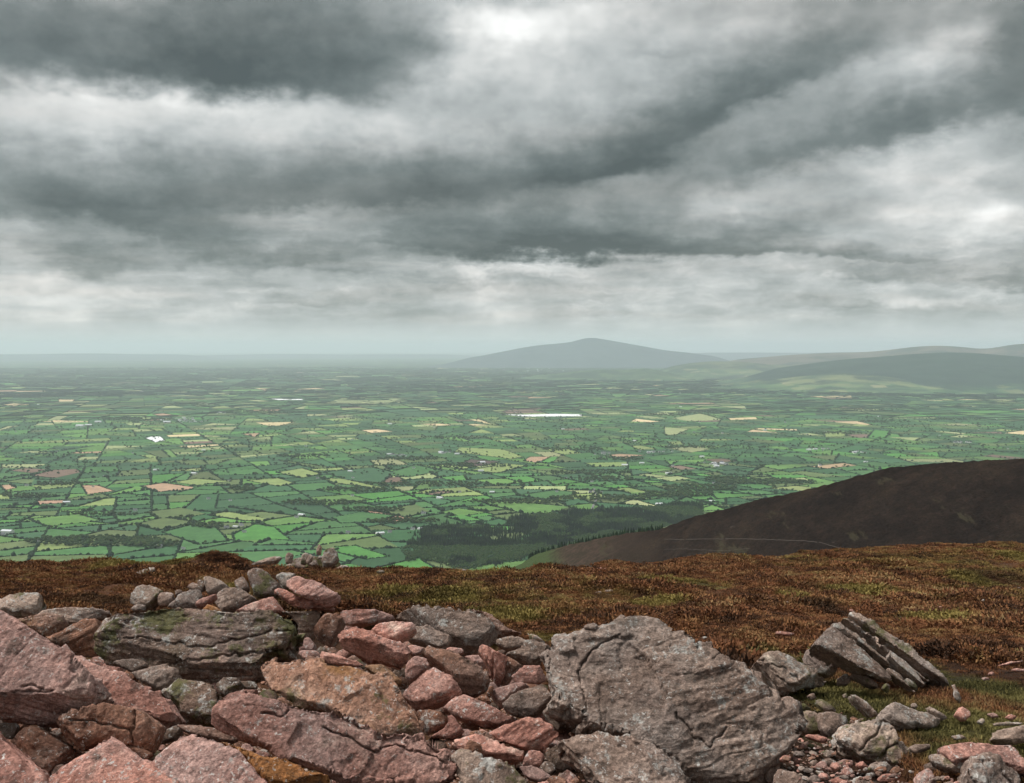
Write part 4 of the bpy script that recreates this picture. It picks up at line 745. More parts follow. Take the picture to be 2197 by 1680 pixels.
def finish_rocks():
    bpy.context.view_layer.update(); dg = bpy.context.evaluated_depsgraph_get(); tot = 0
    for r in pending:
        me = bpy.data.meshes.new_from_object(r['o'].evaluated_get(dg)); me = me if len(me.vertices) > 8 else r['me'].copy(); n = len(me.vertices); co = np.zeros(n * 3, np.float32); me.vertices.foreach_get('co', co); P = co.reshape(-1, 3).astype(float)
        def normals():
            a = np.zeros(n * 3, np.float32); me.vertices.foreach_get('normal', a); return a.reshape(-1, 3).astype(float)
        N_ = normals(); Sm, b_, sd_ = r['Sm'], r['bed'], r['seed'] * 3.7; rgh = r['rough']
        A = min(Sm, 1.3)
        rg = np.random.default_rng(r['seed'] + 1)
        P += N_ * (A * .010 * rgh * fbm(P / (Sm * .25) + sd_, 2))[:, None]
        # bedding: ledges on the edges, broken plates on the faces
        tl = P @ b_ / (A * .075) + .4 * fbm(P / (Sm * .5) + sd_ + 9, 2); fl = np.floor(tl); fr = tl - fl; jag = hash3(fl.astype(int), np.full(n, r['seed']), np.floor(P[:, 0] / (Sm * .35)).astype(int))
        sidef = 1 - np.abs(N_ @ b_) ** 2
        P += N_ * (A * .020 * r['lay'] * sidef * (jag + np.where(fr > .86, -1.5 * np.sin((fr - .86) / .14 * math.pi), 0)))[:, None]
        pf = fbm(P / (Sm * .30) + sd_ + 21, 3, .5) * 2.6 + .35 * vnoise(P / (Sm * .05) + sd_); stp = np.floor(pf) + sstep(.93, 1.0, pf - np.floor(pf))
        P += N_ * (A * .007 * r['lay'] * (1 - sidef) * stp)[:, None]
        t1 = nrm(np.cross(b_, rg.normal(0, 1, 3))); t2 = nrm(np.cross(b_, t1) + t1 * rg.uniform(-.6, .6)); wv = .25 * fbm(P / (Sm * .3) + sd_ + 33, 3)
        for sc_, am_ in ((.34, .013), (.13, .006)):
            pc_ = hash3(np.floor(P @ t1 / (Sm * sc_) + wv).astype(int), np.floor(P @ t2 / (Sm * sc_ * .7) - wv * 1.3).astype(int), np.full(n, r['seed'])); P += N_ * (A * am_ * (.5 + .5 * r['lay']) * pc_)[:, None]
        # fracture faces: the surface falls into flat facets, longer along the bedding
        def facets(K, keep_, stretch, nw):
            nonlocal P
            sid = rg.choice(n, min(K, n), replace=False); stv = np.concatenate([(P + (P @ b_)[:, None] * b_ * (stretch - 1)) / Sm, N_ * nw], 1).astype(np.float32); sv_ = stv[sid]; own = np.zeros(n, int)
            for i0 in range(0, n, 8000): own[i0:i0 + 8000] = ((stv[i0:i0 + 8000, None] - sv_[None]) ** 2).sum(-1).argmin(1)
            k_ = len(sid); cnt = np.maximum(np.bincount(own, minlength=k_), 1); Ck = np.stack([np.bincount(own, P[:, a_], k_) for a_ in range(3)], 1) / cnt[:, None]; nk = np.stack([np.bincount(own, N_[:, a_], k_) for a_ in range(3)], 1) + rg.normal(0, .025, (k_, 3)) * cnt[:, None]; nk /= np.linalg.norm(nk, axis=1)[:, None] + 1e-9
            off_ = np.clip(((P - Ck[own]) * nk[own]).sum(1), -.03 * Sm, .03 * Sm) * (cnt[own] > 20) * (np.abs((N_ * nk[own]).sum(1)) > .55); P = P - nk[own] * (off_ * keep_)[:, None]
        if n > 150:
            facets(int(np.clip(n / 520, 11, 34)), .9, 1.5, .5); facets(int(np.clip(n / 110, 24, 200)), .45, 2.4, .3)
        # broken corners: flat chips struck off by planes
        cen_ = P.mean(0); vdir = nrm(cen_)
        for j in range(12):
            u = rg.normal(0, 1, 3) - vdir * .9; u = nrm(u + b_ * rg.uniform(-.3, .9)); hh = (P - cen_) @ u; h0 = np.quantile(hh, 1 - .016 * rg.random() ** 2); over = hh > h0
            P[over] -= ((hh[over] - h0) * .93)[:, None] * u
        me.vertices.foreach_set('co', P.astype(np.float32).ravel()); me.update(); N_ = normals()
        pb = P @ b_; Q = (P - pb[:, None] * b_) / .16 + (pb / .022)[:, None] * b_     # fine lamination
        fine = fbm(Q + sd_, 3, .6); grit = vnoise(P / .017 + sd_); cr = np.abs(fbm(Q * .35 + sd_ + 5, 3, .55)); P += N_ * (rgh * min(A / .4, 1.2) * (.0065 * fine + .0018 * grit - .004 * np.maximum(0, .05 - cr) / .05))[:, None]
        if r['cracks']:
            pp = proj(P); w = 1.5
            for c_ in r['cracks']:
                wob = pp + 5.0 * np.stack([vnoise(P / .035 + 3), vnoise(P / .035 + 8)], 1); dd = seg_dist(wob, c_, False); g = np.exp(-(dd / w) ** 2); P += (P / np.linalg.norm(P, axis=1)[:, None]) * (g * .024 * (N_ @ nrm(r['base']) < -.05))[:, None]
        z0 = r['base']; lo = P[:, 2].min(); org = np.array([P[:, 0].mean(), P[:, 1].mean(), lo]); P -= org
        me.vertices.foreach_set('co', P.astype(np.float32).ravel()); me.polygons.foreach_set('use_smooth', [True] * len(me.polygons)); me.update()
        attr_float(me, (P + org) @ b_, 'strata'); me.name = r['name']; me.materials.clear(); me.materials.append(RM[r['mat']])
        par = r['parent']; o = bpy.data.objects.new(r['name'], me); COL.objects.link(o)
        if par is not None: o.parent = par; o.location = Vector(org) - par.location
        else: o.location = org
        if par is None:
            o['label'] = r['label']; o['category'] = r['cat']
            if r['group']: o['group'] = r['group']
        tot += len(me.polygons) * 2
    bpy.data.batch_remove([r['o'] for r in pending]); pending.clear(); print('rock triangles', tot)
# left heap, back to front
rock('long grey rock at the left edge above the pink boulder', 'A', [(-160,420),(0,380),(50,350),(140,345),(200,335),(262,345),(280,380),(250,430),(240,470),(170,495),(100,525),(30,485),(-120,500)], 'pale', 50, bed=20)
rock('flat grey ledge left of the long mossy slab', 'A', [(235,465),(330,445),(480,445),(600,435),(700,463),(725,478),(640,500),(620,520),(430,565),(400,520),(240,500)], 'grey', 35, bed=8)
rock('curved rust-edged rock above the pink boulder', 'A', [(100,525),(200,490),(330,472),(400,480),(432,530),(400,575),(330,605),(290,625),(240,590),(170,555)], 'speck', 30, bed=-12, lay=.9)
rock('brown ribbed rock abutting the left end of the mossy slab', 'A', [(290,630),(420,562),(500,520),(620,500),(637,560),(658,680),(645,745),(610,762),(480,745),(405,735),(375,680)], 'brown', 20, bed=-25, lay=.9, k=.99)
MOSSY = [(640,520),(720,470),(900,450),(1050,435),(1200,440),(1400,465),(1600,472),(1800,460),(1890,500),(1915,560),(1905,640),(1955,640),(1950,700),(1920,765),(1740,775),(1660,850),(1645,915),(1400,925),(1270,915),(1150,860),(900,805),(700,775),(640,745),(650,620)]
rock('long layered slab green with moss spanning the left heap', 'A', MOSSY, 'mossy', 32, k=1.0, bed=4, lay=1.7, rough=1.1, facet=.35, th=.9, cracks=[[(650,640),(800,640),(920,632),(1050,650),(1170,670),(1200,688),(1330,685),(1500,650),(1640,630),(1760,590),(1900,575)],[(1090,800),(1300,770),(1500,745),(1700,730),(1900,700)],[(1270,905),(1450,895),(1640,880)]])
rock('block end capping the right of the mossy slab', 'A', [(1790,462),(1900,455),(2040,453),(2060,500),(2040,590),(1990,655),(1955,645),(1905,640),(1912,560),(1880,500)], 'dark', 25, bed=-8, lay=1.2, k=1.02)
rock('pale lichened rock at the left of the back row', 'A', [(850,340),(900,295),(960,290),(1010,310),(1050,340),(1020,380),(960,430),(930,455),(850,425),(840,380)], 'pale', 40, d=9.0)
rock('small grey stone below the pale rock of the back row', 'A', [(838,450),(868,415),(930,418),(938,455),(880,468)], 'grey', 45, d=8.8)
rock('squat grey stone second in the back row', 'A', [(1025,350),(1070,330),(1110,350),(1122,380),(1080,425),(1020,425),(1008,390)], 'grey', 40, d=9.0)
rock('tiny grey stone behind the squat one of the back row', 'A', [(1120,335),(1145,318),(1170,328),(1175,355),(1130,365)], 'grey', 40, d=9.4)
rock('ribbed grey rock leaning left in the back row', 'A', [(1075,425),(1130,380),(1180,340),(1230,320),(1290,330),(1300,380),(1262,432),(1180,450),(1100,450)], 'grey', 40, d=8.8, bed=40, lay=1.1)
rock('small upright grey stone in the back row', 'A', [(1198,300),(1240,275),(1280,290),(1305,335),(1230,335)], 'grey', 40, d=9.2)
rock('narrow dark stone beside the white-topped rock', 'A', [(1265,260),(1300,258),(1322,300),(1312,335),(1280,310)], 'dark', 40, d=9.3)
rock('white-topped rock in the middle of the back row', 'A', [(1308,250),(1340,228),(1390,250),(1430,280),(1475,312),(1400,345),(1340,352),(1320,300)], 'pale', 35, d=9.2)
rock('pinkish block under the white-topped rock', 'A', [(1370,365),(1430,320),(1520,305),(1600,345),(1652,388),(1565,428),(1480,470),(1430,470),(1388,415)], 'grey', 35, d=8.6, bed=-20)
rock('small ochre wedge tucked over the mossy slab', 'A', [(1295,460),(1330,413),(1400,440),(1440,478),(1340,485)], 'orange', 35, d=8.2)
rock('reddish sliver left of the ochre wedge', 'A', [(1255,405),(1300,375),(1385,345),(1395,372),(1330,412),(1290,440),(1262,432)], 'pink', 35, d=8.4)
rock('smooth pinkish rock behind the mossy slab', 'A', [(1480,475),(1560,422),(1660,395),(1760,365),(1815,430),(1860,470),(1650,495)], 'pink', 38, d=8.2)
rock('rounded grey stone left of the tall dark rock', 'A', [(1508,265),(1560,240),(1592,280),(1602,325),(1550,335),(1508,305)], 'grey', 40, d=9.4)
rock('tall dark mossy rock at the crown of the heap', 'A', [(1588,215),(1640,180),(1700,205),(1760,250),(1822,300),(1800,335),(1750,370),(1660,388),(1620,345),(1600,285)], 'mossy', 25, d=9.2, bed=50, lay=1.2)
rock('pale grey stone right of the tall dark rock', 'A', [(1775,235),(1820,205),(1905,225),(1870,275),(1835,318),(1790,280)], 'pale', 40, d=9.6)
rock('blocky pink rock on top of the heap', 'A', [(1845,262),(1890,238),(1940,240),(2000,268),(2070,278),(2100,310),(2170,330),(2183,380),(2150,428),(2060,432),(1990,385),(1900,345),(1838,305)], 'rose', 30, d=7.9, bed=-28, ridge=[(1838,300),(1900,338),(1990,375),(2050,380),(2183,350)], lay=.8)
rock('broken pink rock under the blocky one', 'A', [(1768,322),(1800,308),(1900,348),(1990,388),(2060,435),(2150,432),(2165,455),(2000,452),(1900,428),(1800,395),(1763,352)], 'rose', 25, d=8.0, bed=-22, lay=1.2)
# centre left
rock('orange-brown angular block right of the mossy slab', 'B', [(-85,400),(0,310),(110,278),(133,330),(112,420),(62,535),(30,545),(-65,475)], 'brown', 30, yaw=-25, d=6.6, ridge=[(-85,395),(0,350),(60,345),(133,300)], fel=5)
rock('flat lichened slab behind the two-tier pink rock', 'B', [(135,270),(300,250),(430,268),(535,310),(542,342),(420,368),(310,392),(200,385),(115,350)], 'pink', 30, d=7.2, bed=-8)
rock('large smooth grey-brown rock at the back of the heap', 'B', [(530,300),(620,260),(700,233),(800,235),(920,248),(1130,258),(1232,310),(1332,430),(1312,520),(1200,565),(1100,605),(1050,570),(950,560),(800,490),(720,390),(600,345)], 'grey', 40, d=6.9, facet=.8, lay=.3)
rock('low rock behind the right of the smooth grey-brown rock', 'B', [(1090,262),(1210,265),(1300,310),(1400,390),(1515,440),(1450,470),(1340,470),(1318,420),(1225,312)], 'brown', 35, d=7.6)
rock('mottled grey rock before the smooth grey-brown one', 'B', [(690,400),(800,378),(880,430),(970,468),(985,505),(930,560),(840,555),(740,515),(650,520),(638,485)], 'grey', 35, d=6.5)
rock('upper lobe of pink rock pointing right in the middle heap', 'B', [(370,405),(480,350),(600,338),(690,375),(714,410),(640,485),(540,520),(470,505),(375,450)], 'rose', 40, d=6.2, bed=-15, lay=.9)
rock('chunky pink rock under the pink lobe in the middle heap', 'B', [(100,470),(160,408),(240,373),(380,410),(480,500),(640,548),(675,590),(645,645),(600,705),(480,675),(370,645),(330,675),(290,628),(200,585),(118,548)], 'rose', 38, d=5.95, bed=10, ridge=[(100,470),(250,480),(400,520),(560,590),(675,600)])
rock('thin pink chips right of the chunky pink rock', 'B', [(630,545),(700,532),(772,555),(742,605),(668,618)], 'rose', 35, d=6.1, bed=0)
rock('striped pink ledge above the speckled slab', 'B', [(-20,575),(100,598),(250,648),(308,690),(200,705),(100,690),(-30,660)], 'rose', 25, d=5.6, bed=8, lay=1.4)
rock('bright orange stone under the chunky pink rock', 'B', [(302,692),(380,672),(450,680),(540,740),(592,790),(592,845),(530,840),(430,800),(350,740)], 'orange', 40, d=5.7)
rock('dark pink block left of the brown prism', 'B', [(640,655),(690,608),(790,640),(900,700),(945,735),(800,740),(740,785),(660,825),(622,765)], 'pink', 35, d=5.45)
rock('brown prism-shaped block in the middle heap', 'B', [(745,590),(800,528),(880,570),(990,568),(1080,640),(1190,700),(1262,770),(1258,840),(1232,892),(1150,935),(1060,905),(1038,860),(990,765),(900,690),(800,650)], 'brown', 42, yaw=12, d=5.15, ridge=[(745,600),(900,665),(1005,760),(1130,748),(1262,765)], fel=2, facet=.4, rough=.7)
rock('pink chips behind the brown prism', 'B', [(920,565),(990,545),(1065,560),(1075,600),(1000,605)], 'rose', 35, d=5.9)
rock('red-brown shard right of the brown prism', 'B', [(1075,615),(1180,610),(1232,660),(1250,715),(1210,715),(1120,660)], 'pink', 30, d=5.7, bed=5)
rock('square rose-red block in the centre heap', 'B', [(585,935),(620,868),(720,790),(800,718),(920,740),(990,770),(1012,830),(1055,900),(1042,928),(930,965),(800,1010),(700,1038),(655,985)], 'pink', 40, yaw=-10, d=4.95, facet=.7, lay=.3)
rock('upright pink blade between grey rocks', 'B', [(1178,572),(1200,523),(1240,523),(1330,578),(1402,620),(1395,770),(1362,790),(1342,858),(1290,798),(1240,690)], 'rose', 20, yaw=15, d=5.3, bed=60)
rock('brown wedge right of the upright pink blade', 'B', [(1400,618),(1470,648),(1532,708),(1470,765),(1432,795),(1400,838),(1350,845),(1385,775)], 'brown', 25, d=5.35)
rock('dark overhanging cap stone by the great boulder', 'B', [(1322,482),(1450,463),(1550,498),(1585,540),(1500,560),(1400,580),(1328,548)], 'grey', 30, d=6.2, bed=-5, lay=1.0)
rock('purple-grey jumbled rock left of the great boulder', 'B', [(1555,478),(1650,508),(1745,550),(1680,620),(1640,690),(1540,690),(1490,650),(1370,600),(1500,560)], 'grey', 35, d=5.9, lay=1.2, rough=1.4)
rock('small pinkish stone between cap stone and great boulder', 'B', [(1560,440),(1620,450),(1680,500),(1700,530),(1640,515),(1580,490)], 'pale', 40, d=6.6)
rock('red wedge against the left side of the great boulder', 'B', [(1425,775),(1530,698),(1650,688),(1700,800),(1640,838),(1560,820),(1480,820)], 'pink', 28, d=5.1, bed=-5)
rock('purplish rock behind the rounded grey one', 'B', [(1275,915),(1300,868),(1420,830),(1500,808),(1552,828),(1575,872),(1450,915),(1400,965),(1360,1020),(1300,970)], 'pink', 40, d=4.95)
rock('rounded grey rock with pale rim left of the great boulder', 'B', [(1375,995),(1430,908),(1560,868),(1690,848),(1745,918),(1735,960),(1655,1055),(1600,1082),(1480,1088),(1388,1038)], 'grey', 38, d=4.8, ridge=[(1375,990),(1480,1010),(1600,1020),(1745,930)])
rock('thin pinkish slab lying right of the rose-red block', 'B', [(905,1012),(970,968),(1060,913),(1200,958),(1300,1008),(1400,1058),(1510,1095),(1400,1138),(1280,1172),(1200,1158),(1080,1108),(980,1058)], 'pink', 45, d=4.75, ridge=[(905,1010),(1000,1030),(1150,1100),(1290,1145),(1510,1092)])
rock('finger-sized brown stone wedged upright', 'B', [(1238,905),(1270,843),(1302,850),(1285,925),(1250,938)], 'brown', 20, d=4.95)
rock('brown chip under the wedged finger stone', 'B', [(1165,935),(1240,918),(1285,960),(1275,985),(1220,975)], 'brown', 40, d=4.9)
rock('lumpy brown-pink stone below the rose-red block', 'B', [(715,1035),(800,1018),(900,1048),(952,1090),(962,1140),(900,1198),(830,1200),(780,1218),(748,1125)], 'brown', 38, d=4.55)
rock('flat-faced stone right of the lumpy brown-pink one', 'B', [(940,1070),(1010,1078),(1062,1210),(1000,1258),(880,1250),(805,1228),(900,1195),(952,1140)], 'pink', 30, d=4.5)
rock('bright salmon rock with pale edges in the lower centre', 'B', [(1245,1192),(1330,1158),(1450,1118),(1560,1083),(1672,1078),(1682,1110),(1762,1180),(1803,1240),(1760,1288),(1700,1340),(1640,1308),(1550,1340),(1440,1308),(1300,1250)], 'rose', 42, d=4.35, ridge=[(1245,1190),(1380,1195),(1500,1140),(1580,1130),(1680,1190),(1803,1240)], fel=15)
rock('flat pale pink slab at the lower centre', 'B', [(975,1292),(1060,1238),(1200,1212),(1290,1248),(1400,1308),(1535,1340),(1545,1402),(1500,1448),(1380,1412),(1200,1385),(1050,1362)], 'rose', 55, d=4.2)
rock('small rust-brown lump lying on the flat pale slab', 'B', [(1065,1345),(1110,1248),(1200,1288),(1213,1352),(1120,1378)], 'brown', 40, d=4.12)
rock('stub of pink stone right of the flat pale slab', 'B', [(1535,1395),(1560,1338),(1650,1338),(1693,1390),(1645,1475),(1515,1455)], 'rose', 35, d=4.15)
rock('thin reddish slab below the pink stub', 'B', [(1495,1462),(1600,1458),(1700,1508),(1755,1552),(1650,1582),(1555,1550)], 'pink', 45, d=4.0)
rock('grey lichened rock with a moss spot at the bottom centre', 'B', [(950,1405),(1000,1348),(1100,1363),(1300,1388),(1420,1418),(1505,1480),(1565,1600),(1500,1700),(1000,1700),(1055,1560)], 'pale', 45, d=3.9, facet=.6)
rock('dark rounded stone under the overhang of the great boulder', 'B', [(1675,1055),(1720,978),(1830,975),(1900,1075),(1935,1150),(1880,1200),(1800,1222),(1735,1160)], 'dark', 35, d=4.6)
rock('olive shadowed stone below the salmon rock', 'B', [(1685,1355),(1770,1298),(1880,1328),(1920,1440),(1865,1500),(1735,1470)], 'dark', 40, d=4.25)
rock('dark lichened lump right of the thin reddish slab', 'B', [(1640,1480),(1690,1415),(1760,1430),(1775,1500),(1730,1540)], 'dark', 40, d=4.1)
rock('low reddish stone at the bottom edge left of the front grey rock', 'B', [(1600,1600),(1750,1553),(1880,1563),(1955,1605),(1900,1700),(1600,1700)], 'pink', 45, d=3.85)
# left front
rock('grey cracked stone behind the pink slab of the left front', 'A', [(845,855),(960,808),(1060,803),(1155,850),(1132,905),(1080,968),(1030,1008),(960,960),(885,905)], 'grey', 40, d=5.2, rough=1.3)
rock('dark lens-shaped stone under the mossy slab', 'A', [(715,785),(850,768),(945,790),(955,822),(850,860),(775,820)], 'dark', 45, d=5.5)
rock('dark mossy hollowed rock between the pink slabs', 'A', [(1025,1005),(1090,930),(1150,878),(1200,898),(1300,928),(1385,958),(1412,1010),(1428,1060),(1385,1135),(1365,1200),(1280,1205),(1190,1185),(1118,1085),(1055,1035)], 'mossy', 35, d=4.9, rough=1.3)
rock('small lichened stone left of the speckled slab', 'A', [(1385,935),(1440,878),(1525,890),(1560,935),(1500,980),(1465,1022),(1415,1010)], 'dark', 40, d=4.95)
rock('stepped dark stone under the speckled slab', 'A', [(1520,905),(1640,915),(1660,960),(1560,960)], 'dark', 40, d=5.3)
rock('big speckled tan and pink slab across the centre left', 'P', [(547,1457),(550,1444),(564,1420),(574,1410),(600,1410),(634,1420),(667,1424),(694,1420),(740,1430),(780,1438),(815,1456),(844,1470),(858,1498),(877,1512),(894,1526),(905,1549),(914,1568),(908,1576),(874,1580),(835,1590),(815,1586),(793,1569),(759,1552),(722,1541),(694,1523),(667,1517),(627,1508),(594,1491),(560,1478)], 'speck', 44, yaw=8, d=4.3, facet=.6, lay=.9, ridge=[(547,1470),(627,1500),(694,1516),(760,1544),(815,1574),(860,1562),(914,1560)], th=.5)
rock('long purple-pink slab slanting across the bottom front', 'P', [(507,1471),(534,1481),(567,1494),(600,1507),(634,1514),(667,1524),(700,1534),(760,1552),(820,1580),(913,1577),(939,1594),(953,1616),(978,1639),(990,1672),(950,1700),(800,1700),(733,1691),(667,1657),(567,1614),(517,1587),(460,1554),(455,1527),(477,1504),(494,1484)], 'pink', 40, yaw=10, d=3.85, facet=.45, lay=1.2, ridge=[(455,1527),(500,1561),(550,1587),(600,1617),(650,1634),(733,1667),(800,1690)], th=.45, cracks=[[(694,1560),(760,1590),(800,1615),(850,1600),(900,1615),(960,1635)],[(560,1530),(600,1536),(620,1520)]])
rock('pink slab sloping right behind the big pink boulder', 'A', [(415,730),(470,738),(600,788),(760,828),(830,860),(870,900),(960,960),(1050,1020),(1122,1060),(1152,1110),(1192,1172),(1150,1200),(1060,1235),(860,1160),(600,1055),(450,860)], 'rose', 42, yaw=15, d=4.55, facet=.5, lay=.9)
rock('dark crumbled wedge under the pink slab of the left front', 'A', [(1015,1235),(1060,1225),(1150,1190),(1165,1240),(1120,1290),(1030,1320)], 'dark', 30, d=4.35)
rock('flaky brown ledge at the left end of the long slab', 'A', [(1145,1185),(1230,1183),(1350,1208),(1450,1213),(1565,1270),(1500,1308),(1400,1300),(1250,1255),(1178,1250)], 'brown', 45, d=4.2, lay=1.5, bed=15)
rock('big pink boulder at the left edge', 'A', [(-220,430),(0,455),(60,498),(130,548),(250,600),(330,650),(390,690),(402,730),(470,790),(560,850),(640,910),(692,980),(672,1030),(560,1082),(440,1135),(330,1175),(200,1190),(80,1165),(0,1145),(-220,1130)], 'pink', 38, yaw=10, d=4.15, ridge=[(-220,1010),(0,1000),(130,985),(300,1005),(480,1010),(692,975)], fel=-25, facet=.5, lay=.8, th=.7, cracks=[[(0,985),(120,975),(220,985),(320,975),(335,965)],[(150,940),(240,950),(330,970)]])
rock('rusty split rock beneath the big pink boulder', 'A', [(370,1165),(460,1128),(560,1085),(660,1045),(760,1060),(860,1088),(885,1090),(970,1140),(1028,1190),(1022,1310),(972,1375),(900,1368),(860,1320),(760,1300),(650,1300),(560,1345),(490,1380),(400,1260)], 'brown', 22, d=4.05, facet=.8, cracks=[[(860,1095),(868,1160),(850,1230),(862,1310)],[(440,1155),(560,1160),(700,1195),(850,1230)]])
rock('dark rounded stone at the left edge under the pink boulder', 'A', [(-80,1185),(0,1185),(100,1178),(112,1230),(60,1285),(0,1275),(-80,1275)], 'dark', 35, d=4.1)
rock('sloping brown rock face in the shade at lower left', 'A', [(55,1295),(150,1198),(230,1198),(330,1270),(490,1372),(410,1460),(325,1540),(290,1600),(175,1440)], 'brown', 30, yaw=10, d=3.98)
rock('mottled pink rock in the lower left corner', 'A', [(-120,1230),(0,1238),(40,1320),(110,1380),(190,1430),(245,1470),(310,1580),(310,1720),(-120,1720)], 'pink', 45, yaw=10, d=3.7)
rock('curved brown sliver under the rusty split rock', 'A', [(780,1300),(860,1330),(980,1380),(935,1435),(860,1380)], 'brown', 30, d=4.0)
rock('pale pink wedge at the bottom left', 'A', [(690,1278),(770,1308),(860,1390),(940,1450),(1100,1520),(1210,1570),(1260,1720),(290,1720),(305,1572),(400,1480),(450,1430),(560,1350)], 'rose', 46, d=3.68, facet=.7, lay=.7)
rock('purple-pink block at the bottom right of the pale wedge', 'A', [(1170,1243),(1250,1253),(1340,1280),(1430,1330),(1500,1400),(1600,1480),(1730,1572),(1800,1720),(1200,1720),(1050,1530),(938,1440),(990,1390),(1080,1320)], 'pink', 42, yaw=-8, d=3.66, facet=.5, ridge=[(938,1438),(1020,1475),(1110,1530),(1200,1610),(1800,1700)], fel=0)
rock('orange sandstone plank under the long slab', 'A', [(1425,1312),(1560,1328),(1650,1380),(1760,1420),(1900,1460),(2010,1500),(2080,1498),(2125,1540),(2140,1620),(1760,1660),(1600,1490),(1500,1405)], 'orange', 42, d=3.72, lay=.8)
# great boulder and its neighbours
GB = [(1155,1430),(1175,1390),(1205,1362),(1230,1345),(1265,1335),(1290,1332),(1340,1328),(1385,1328),(1420,1340),(1470,1358),(1500,1375),(1540,1410),(1600,1425),(1640,1460),(1690,1500),(1715,1530),(1712,1580),(1680,1640),(1640,1700),(1500,1700),(1450,1640),(1400,1602),(1330,1580),(1255,1575),(1235,1535),(1200,1495),(1165,1468)]
rock('great grey lichen-crusted boulder in the right foreground', 'P', GB, 'grey', 40, yaw=6, d=4.05, facet=1.0, rough=1.55, lay=.45, th=.75, cracks=[[(1330,1360),(1270,1395),(1240,1440),(1255,1500),(1262,1560)],[(1450,1530),(1490,1580),(1520,1602),(1560,1560)]], ridge=[(1155,1440),(1200,1480),(1240,1500),(1262,1560),(1330,1572),(1450,1630),(1530,1680),(1700,1600)], fel=-4)
rock('lichened front rock below the great boulder', 'P', [(1198,1592),(1245,1570),(1310,1570),(1390,1588),(1442,1620),(1482,1680),(1470,1715),(1300,1715),(1268,1682),(1238,1642),(1204,1626)], 'grey', 45, d=3.85, rough=1.3, lay=1.2, bed=12)
rock('small knob of rock on the top left of the great boulder', 'P', [(1250,1348),(1258,1338),(1274,1334),(1284,1342),(1278,1352)], 'grey', 40, d=4.5)
# leaning layered slab: four plates of one split rock
par = link('layered_slab', None, loc=px_moor(np.array(1890.), np.array(1478.)), label='leaning layered slab split into plates on the moor at right', category='rock'); par.empty_display_size = .2
for pts, kk, mt, rd in (
 ([(1065,238),(1092,218),(1140,250),(1250,302),(1320,372),(1400,410),(1460,445),(1500,503),(1545,545),(1705,662),(1725,705),(1655,690),(1520,590),(1350,478),(1250,388),(1120,290)], 1.03, 'pale', [(1065,262),(1120,270),(1250,362),(1350,448),(1520,565),(1725,690)]),
 ([(1018,268),(1058,260),(1150,325),(1240,402),(1330,492),(1430,562),(1530,627),(1605,674),(1575,702),(1480,648),(1380,572),(1300,500),(1210,415),(1120,352)], 1.02, 'pale', [(1018,285),(1120,328),(1210,392),(1300,475),(1380,545),(1605,690)]),
 ([(955,300),(1010,298),(1100,362),(1190,430),(1260,500),(1340,562),(1335,596),(1260,552),(1180,478),(1080,402),(982,345)], 1.01, 'pale', [(955,318),(1080,378),(1180,455),(1340,580)]),
 ([(1335,478),(1420,545),(1500,620),(1574,714),(1545,722),(1450,648),(1370,580),(1325,525)], .995, 'pale', [(1325,505),(1370,555),(1450,625),(1574,718)]),
 ([(1318,588),(1380,620),(1440,690),(1508,748),(1470,742),(1400,698),(1338,648)], .985, 'pale', [(1318,615),(1400,675),(1508,746)]),
 ([(825,462),(870,398),(955,336),(1060,400),(1160,470),(1230,545),(1290,600),(1368,678),(1290,668),(1200,628),(1140,610),(1040,560),(920,518)], .985, 'grey', [(825,440),(900,446),(1000,502),(1140,586),(1250,628),(1368,674)])):
    rock('', 'C', pts, mt, 48, yaw=30, d=5.7, k=kk, bed=40, lay=.6, facet=.25, name='plate', parent=par, th=.45, rough=.9, ridge=rd, fel=-30)
rock('shadowed rock propping the left of the leaning slab', 'C', [(785,502),(830,468),(900,508),(1000,575),(970,640),(930,660),(870,630),(798,565)], 'grey', 35, d=5.95, bed=30)
rock('flat layered rock left of the leaning slab', 'C', [(455,542),(500,518),(560,478),(640,478),(740,548),(820,578),(875,640),(918,695),(850,712),(760,722),(710,772),(620,742),(570,670),(508,600)], 'pale', 42, yaw=20, bed=38, lay=1.5, d=5.55, cracks=[[(490,540),(560,590),(640,670),(720,740)],[(560,560),(680,630),(760,690)]])
rock('small grey stone in the hollow under the leaning slab', 'C', [(1000,665),(1060,628),(1088,670),(1065,705),(1000,712)], 'grey', 35, d=5.7)
rock('splintered plate under the leaning slab', 'C', [(1075,640),(1120,622),(1180,638),(1245,680),(1268,730),(1200,718),(1150,680),(1098,665)], 'pale', 40, d=5.65, bed=35, lay=1.3)
rock('little upright shard before the leaning slab', 'C', [(1283,728),(1310,692),(1338,710),(1325,758),(1300,752)], 'pale', 20, d=5.5)
rock('narrow plate at the foot of the leaning slab', 'C', [(1315,592),(1400,630),(1438,698),(1380,682)], 'pale', 35, d=5.7, bed=40)
rock('last short plate at the right foot of the leaning slab', 'C', [(1425,652),(1500,690),(1518,748),(1458,722)], 'pale', 35, d=5.65, bed=40)
rock('thin stone standing like a post right of the leaning slab', 'C', [(1742,688),(1762,715),(1795,790),(1788,832),(1758,795)], 'pale', 15, d=5.2)
rock('round pebble at the top of the turf strip', 'C', [(798,775),(840,753),(864,790),(832,805)], 'grey', 40)
rock('tilted plate half buried in the turf, left one', 'C', [(852,805),(900,798),(962,840),(992,875),(930,882),(876,848)], 'pale', 40, bed=35, lay=1.2)
rock('tilted plate half buried in the turf, right one', 'C', [(1075,755),(1130,778),(1192,820),(1235,870),(1262,895),(1230,915),(1168,860),(1105,808)], 'pale', 38, bed=45, lay=1.2)
rock('white pebble left of the right tilted plate', 'C', [(1026,772),(1050,757),(1066,772),(1058,790),(1034,790)], 'pale', 40)
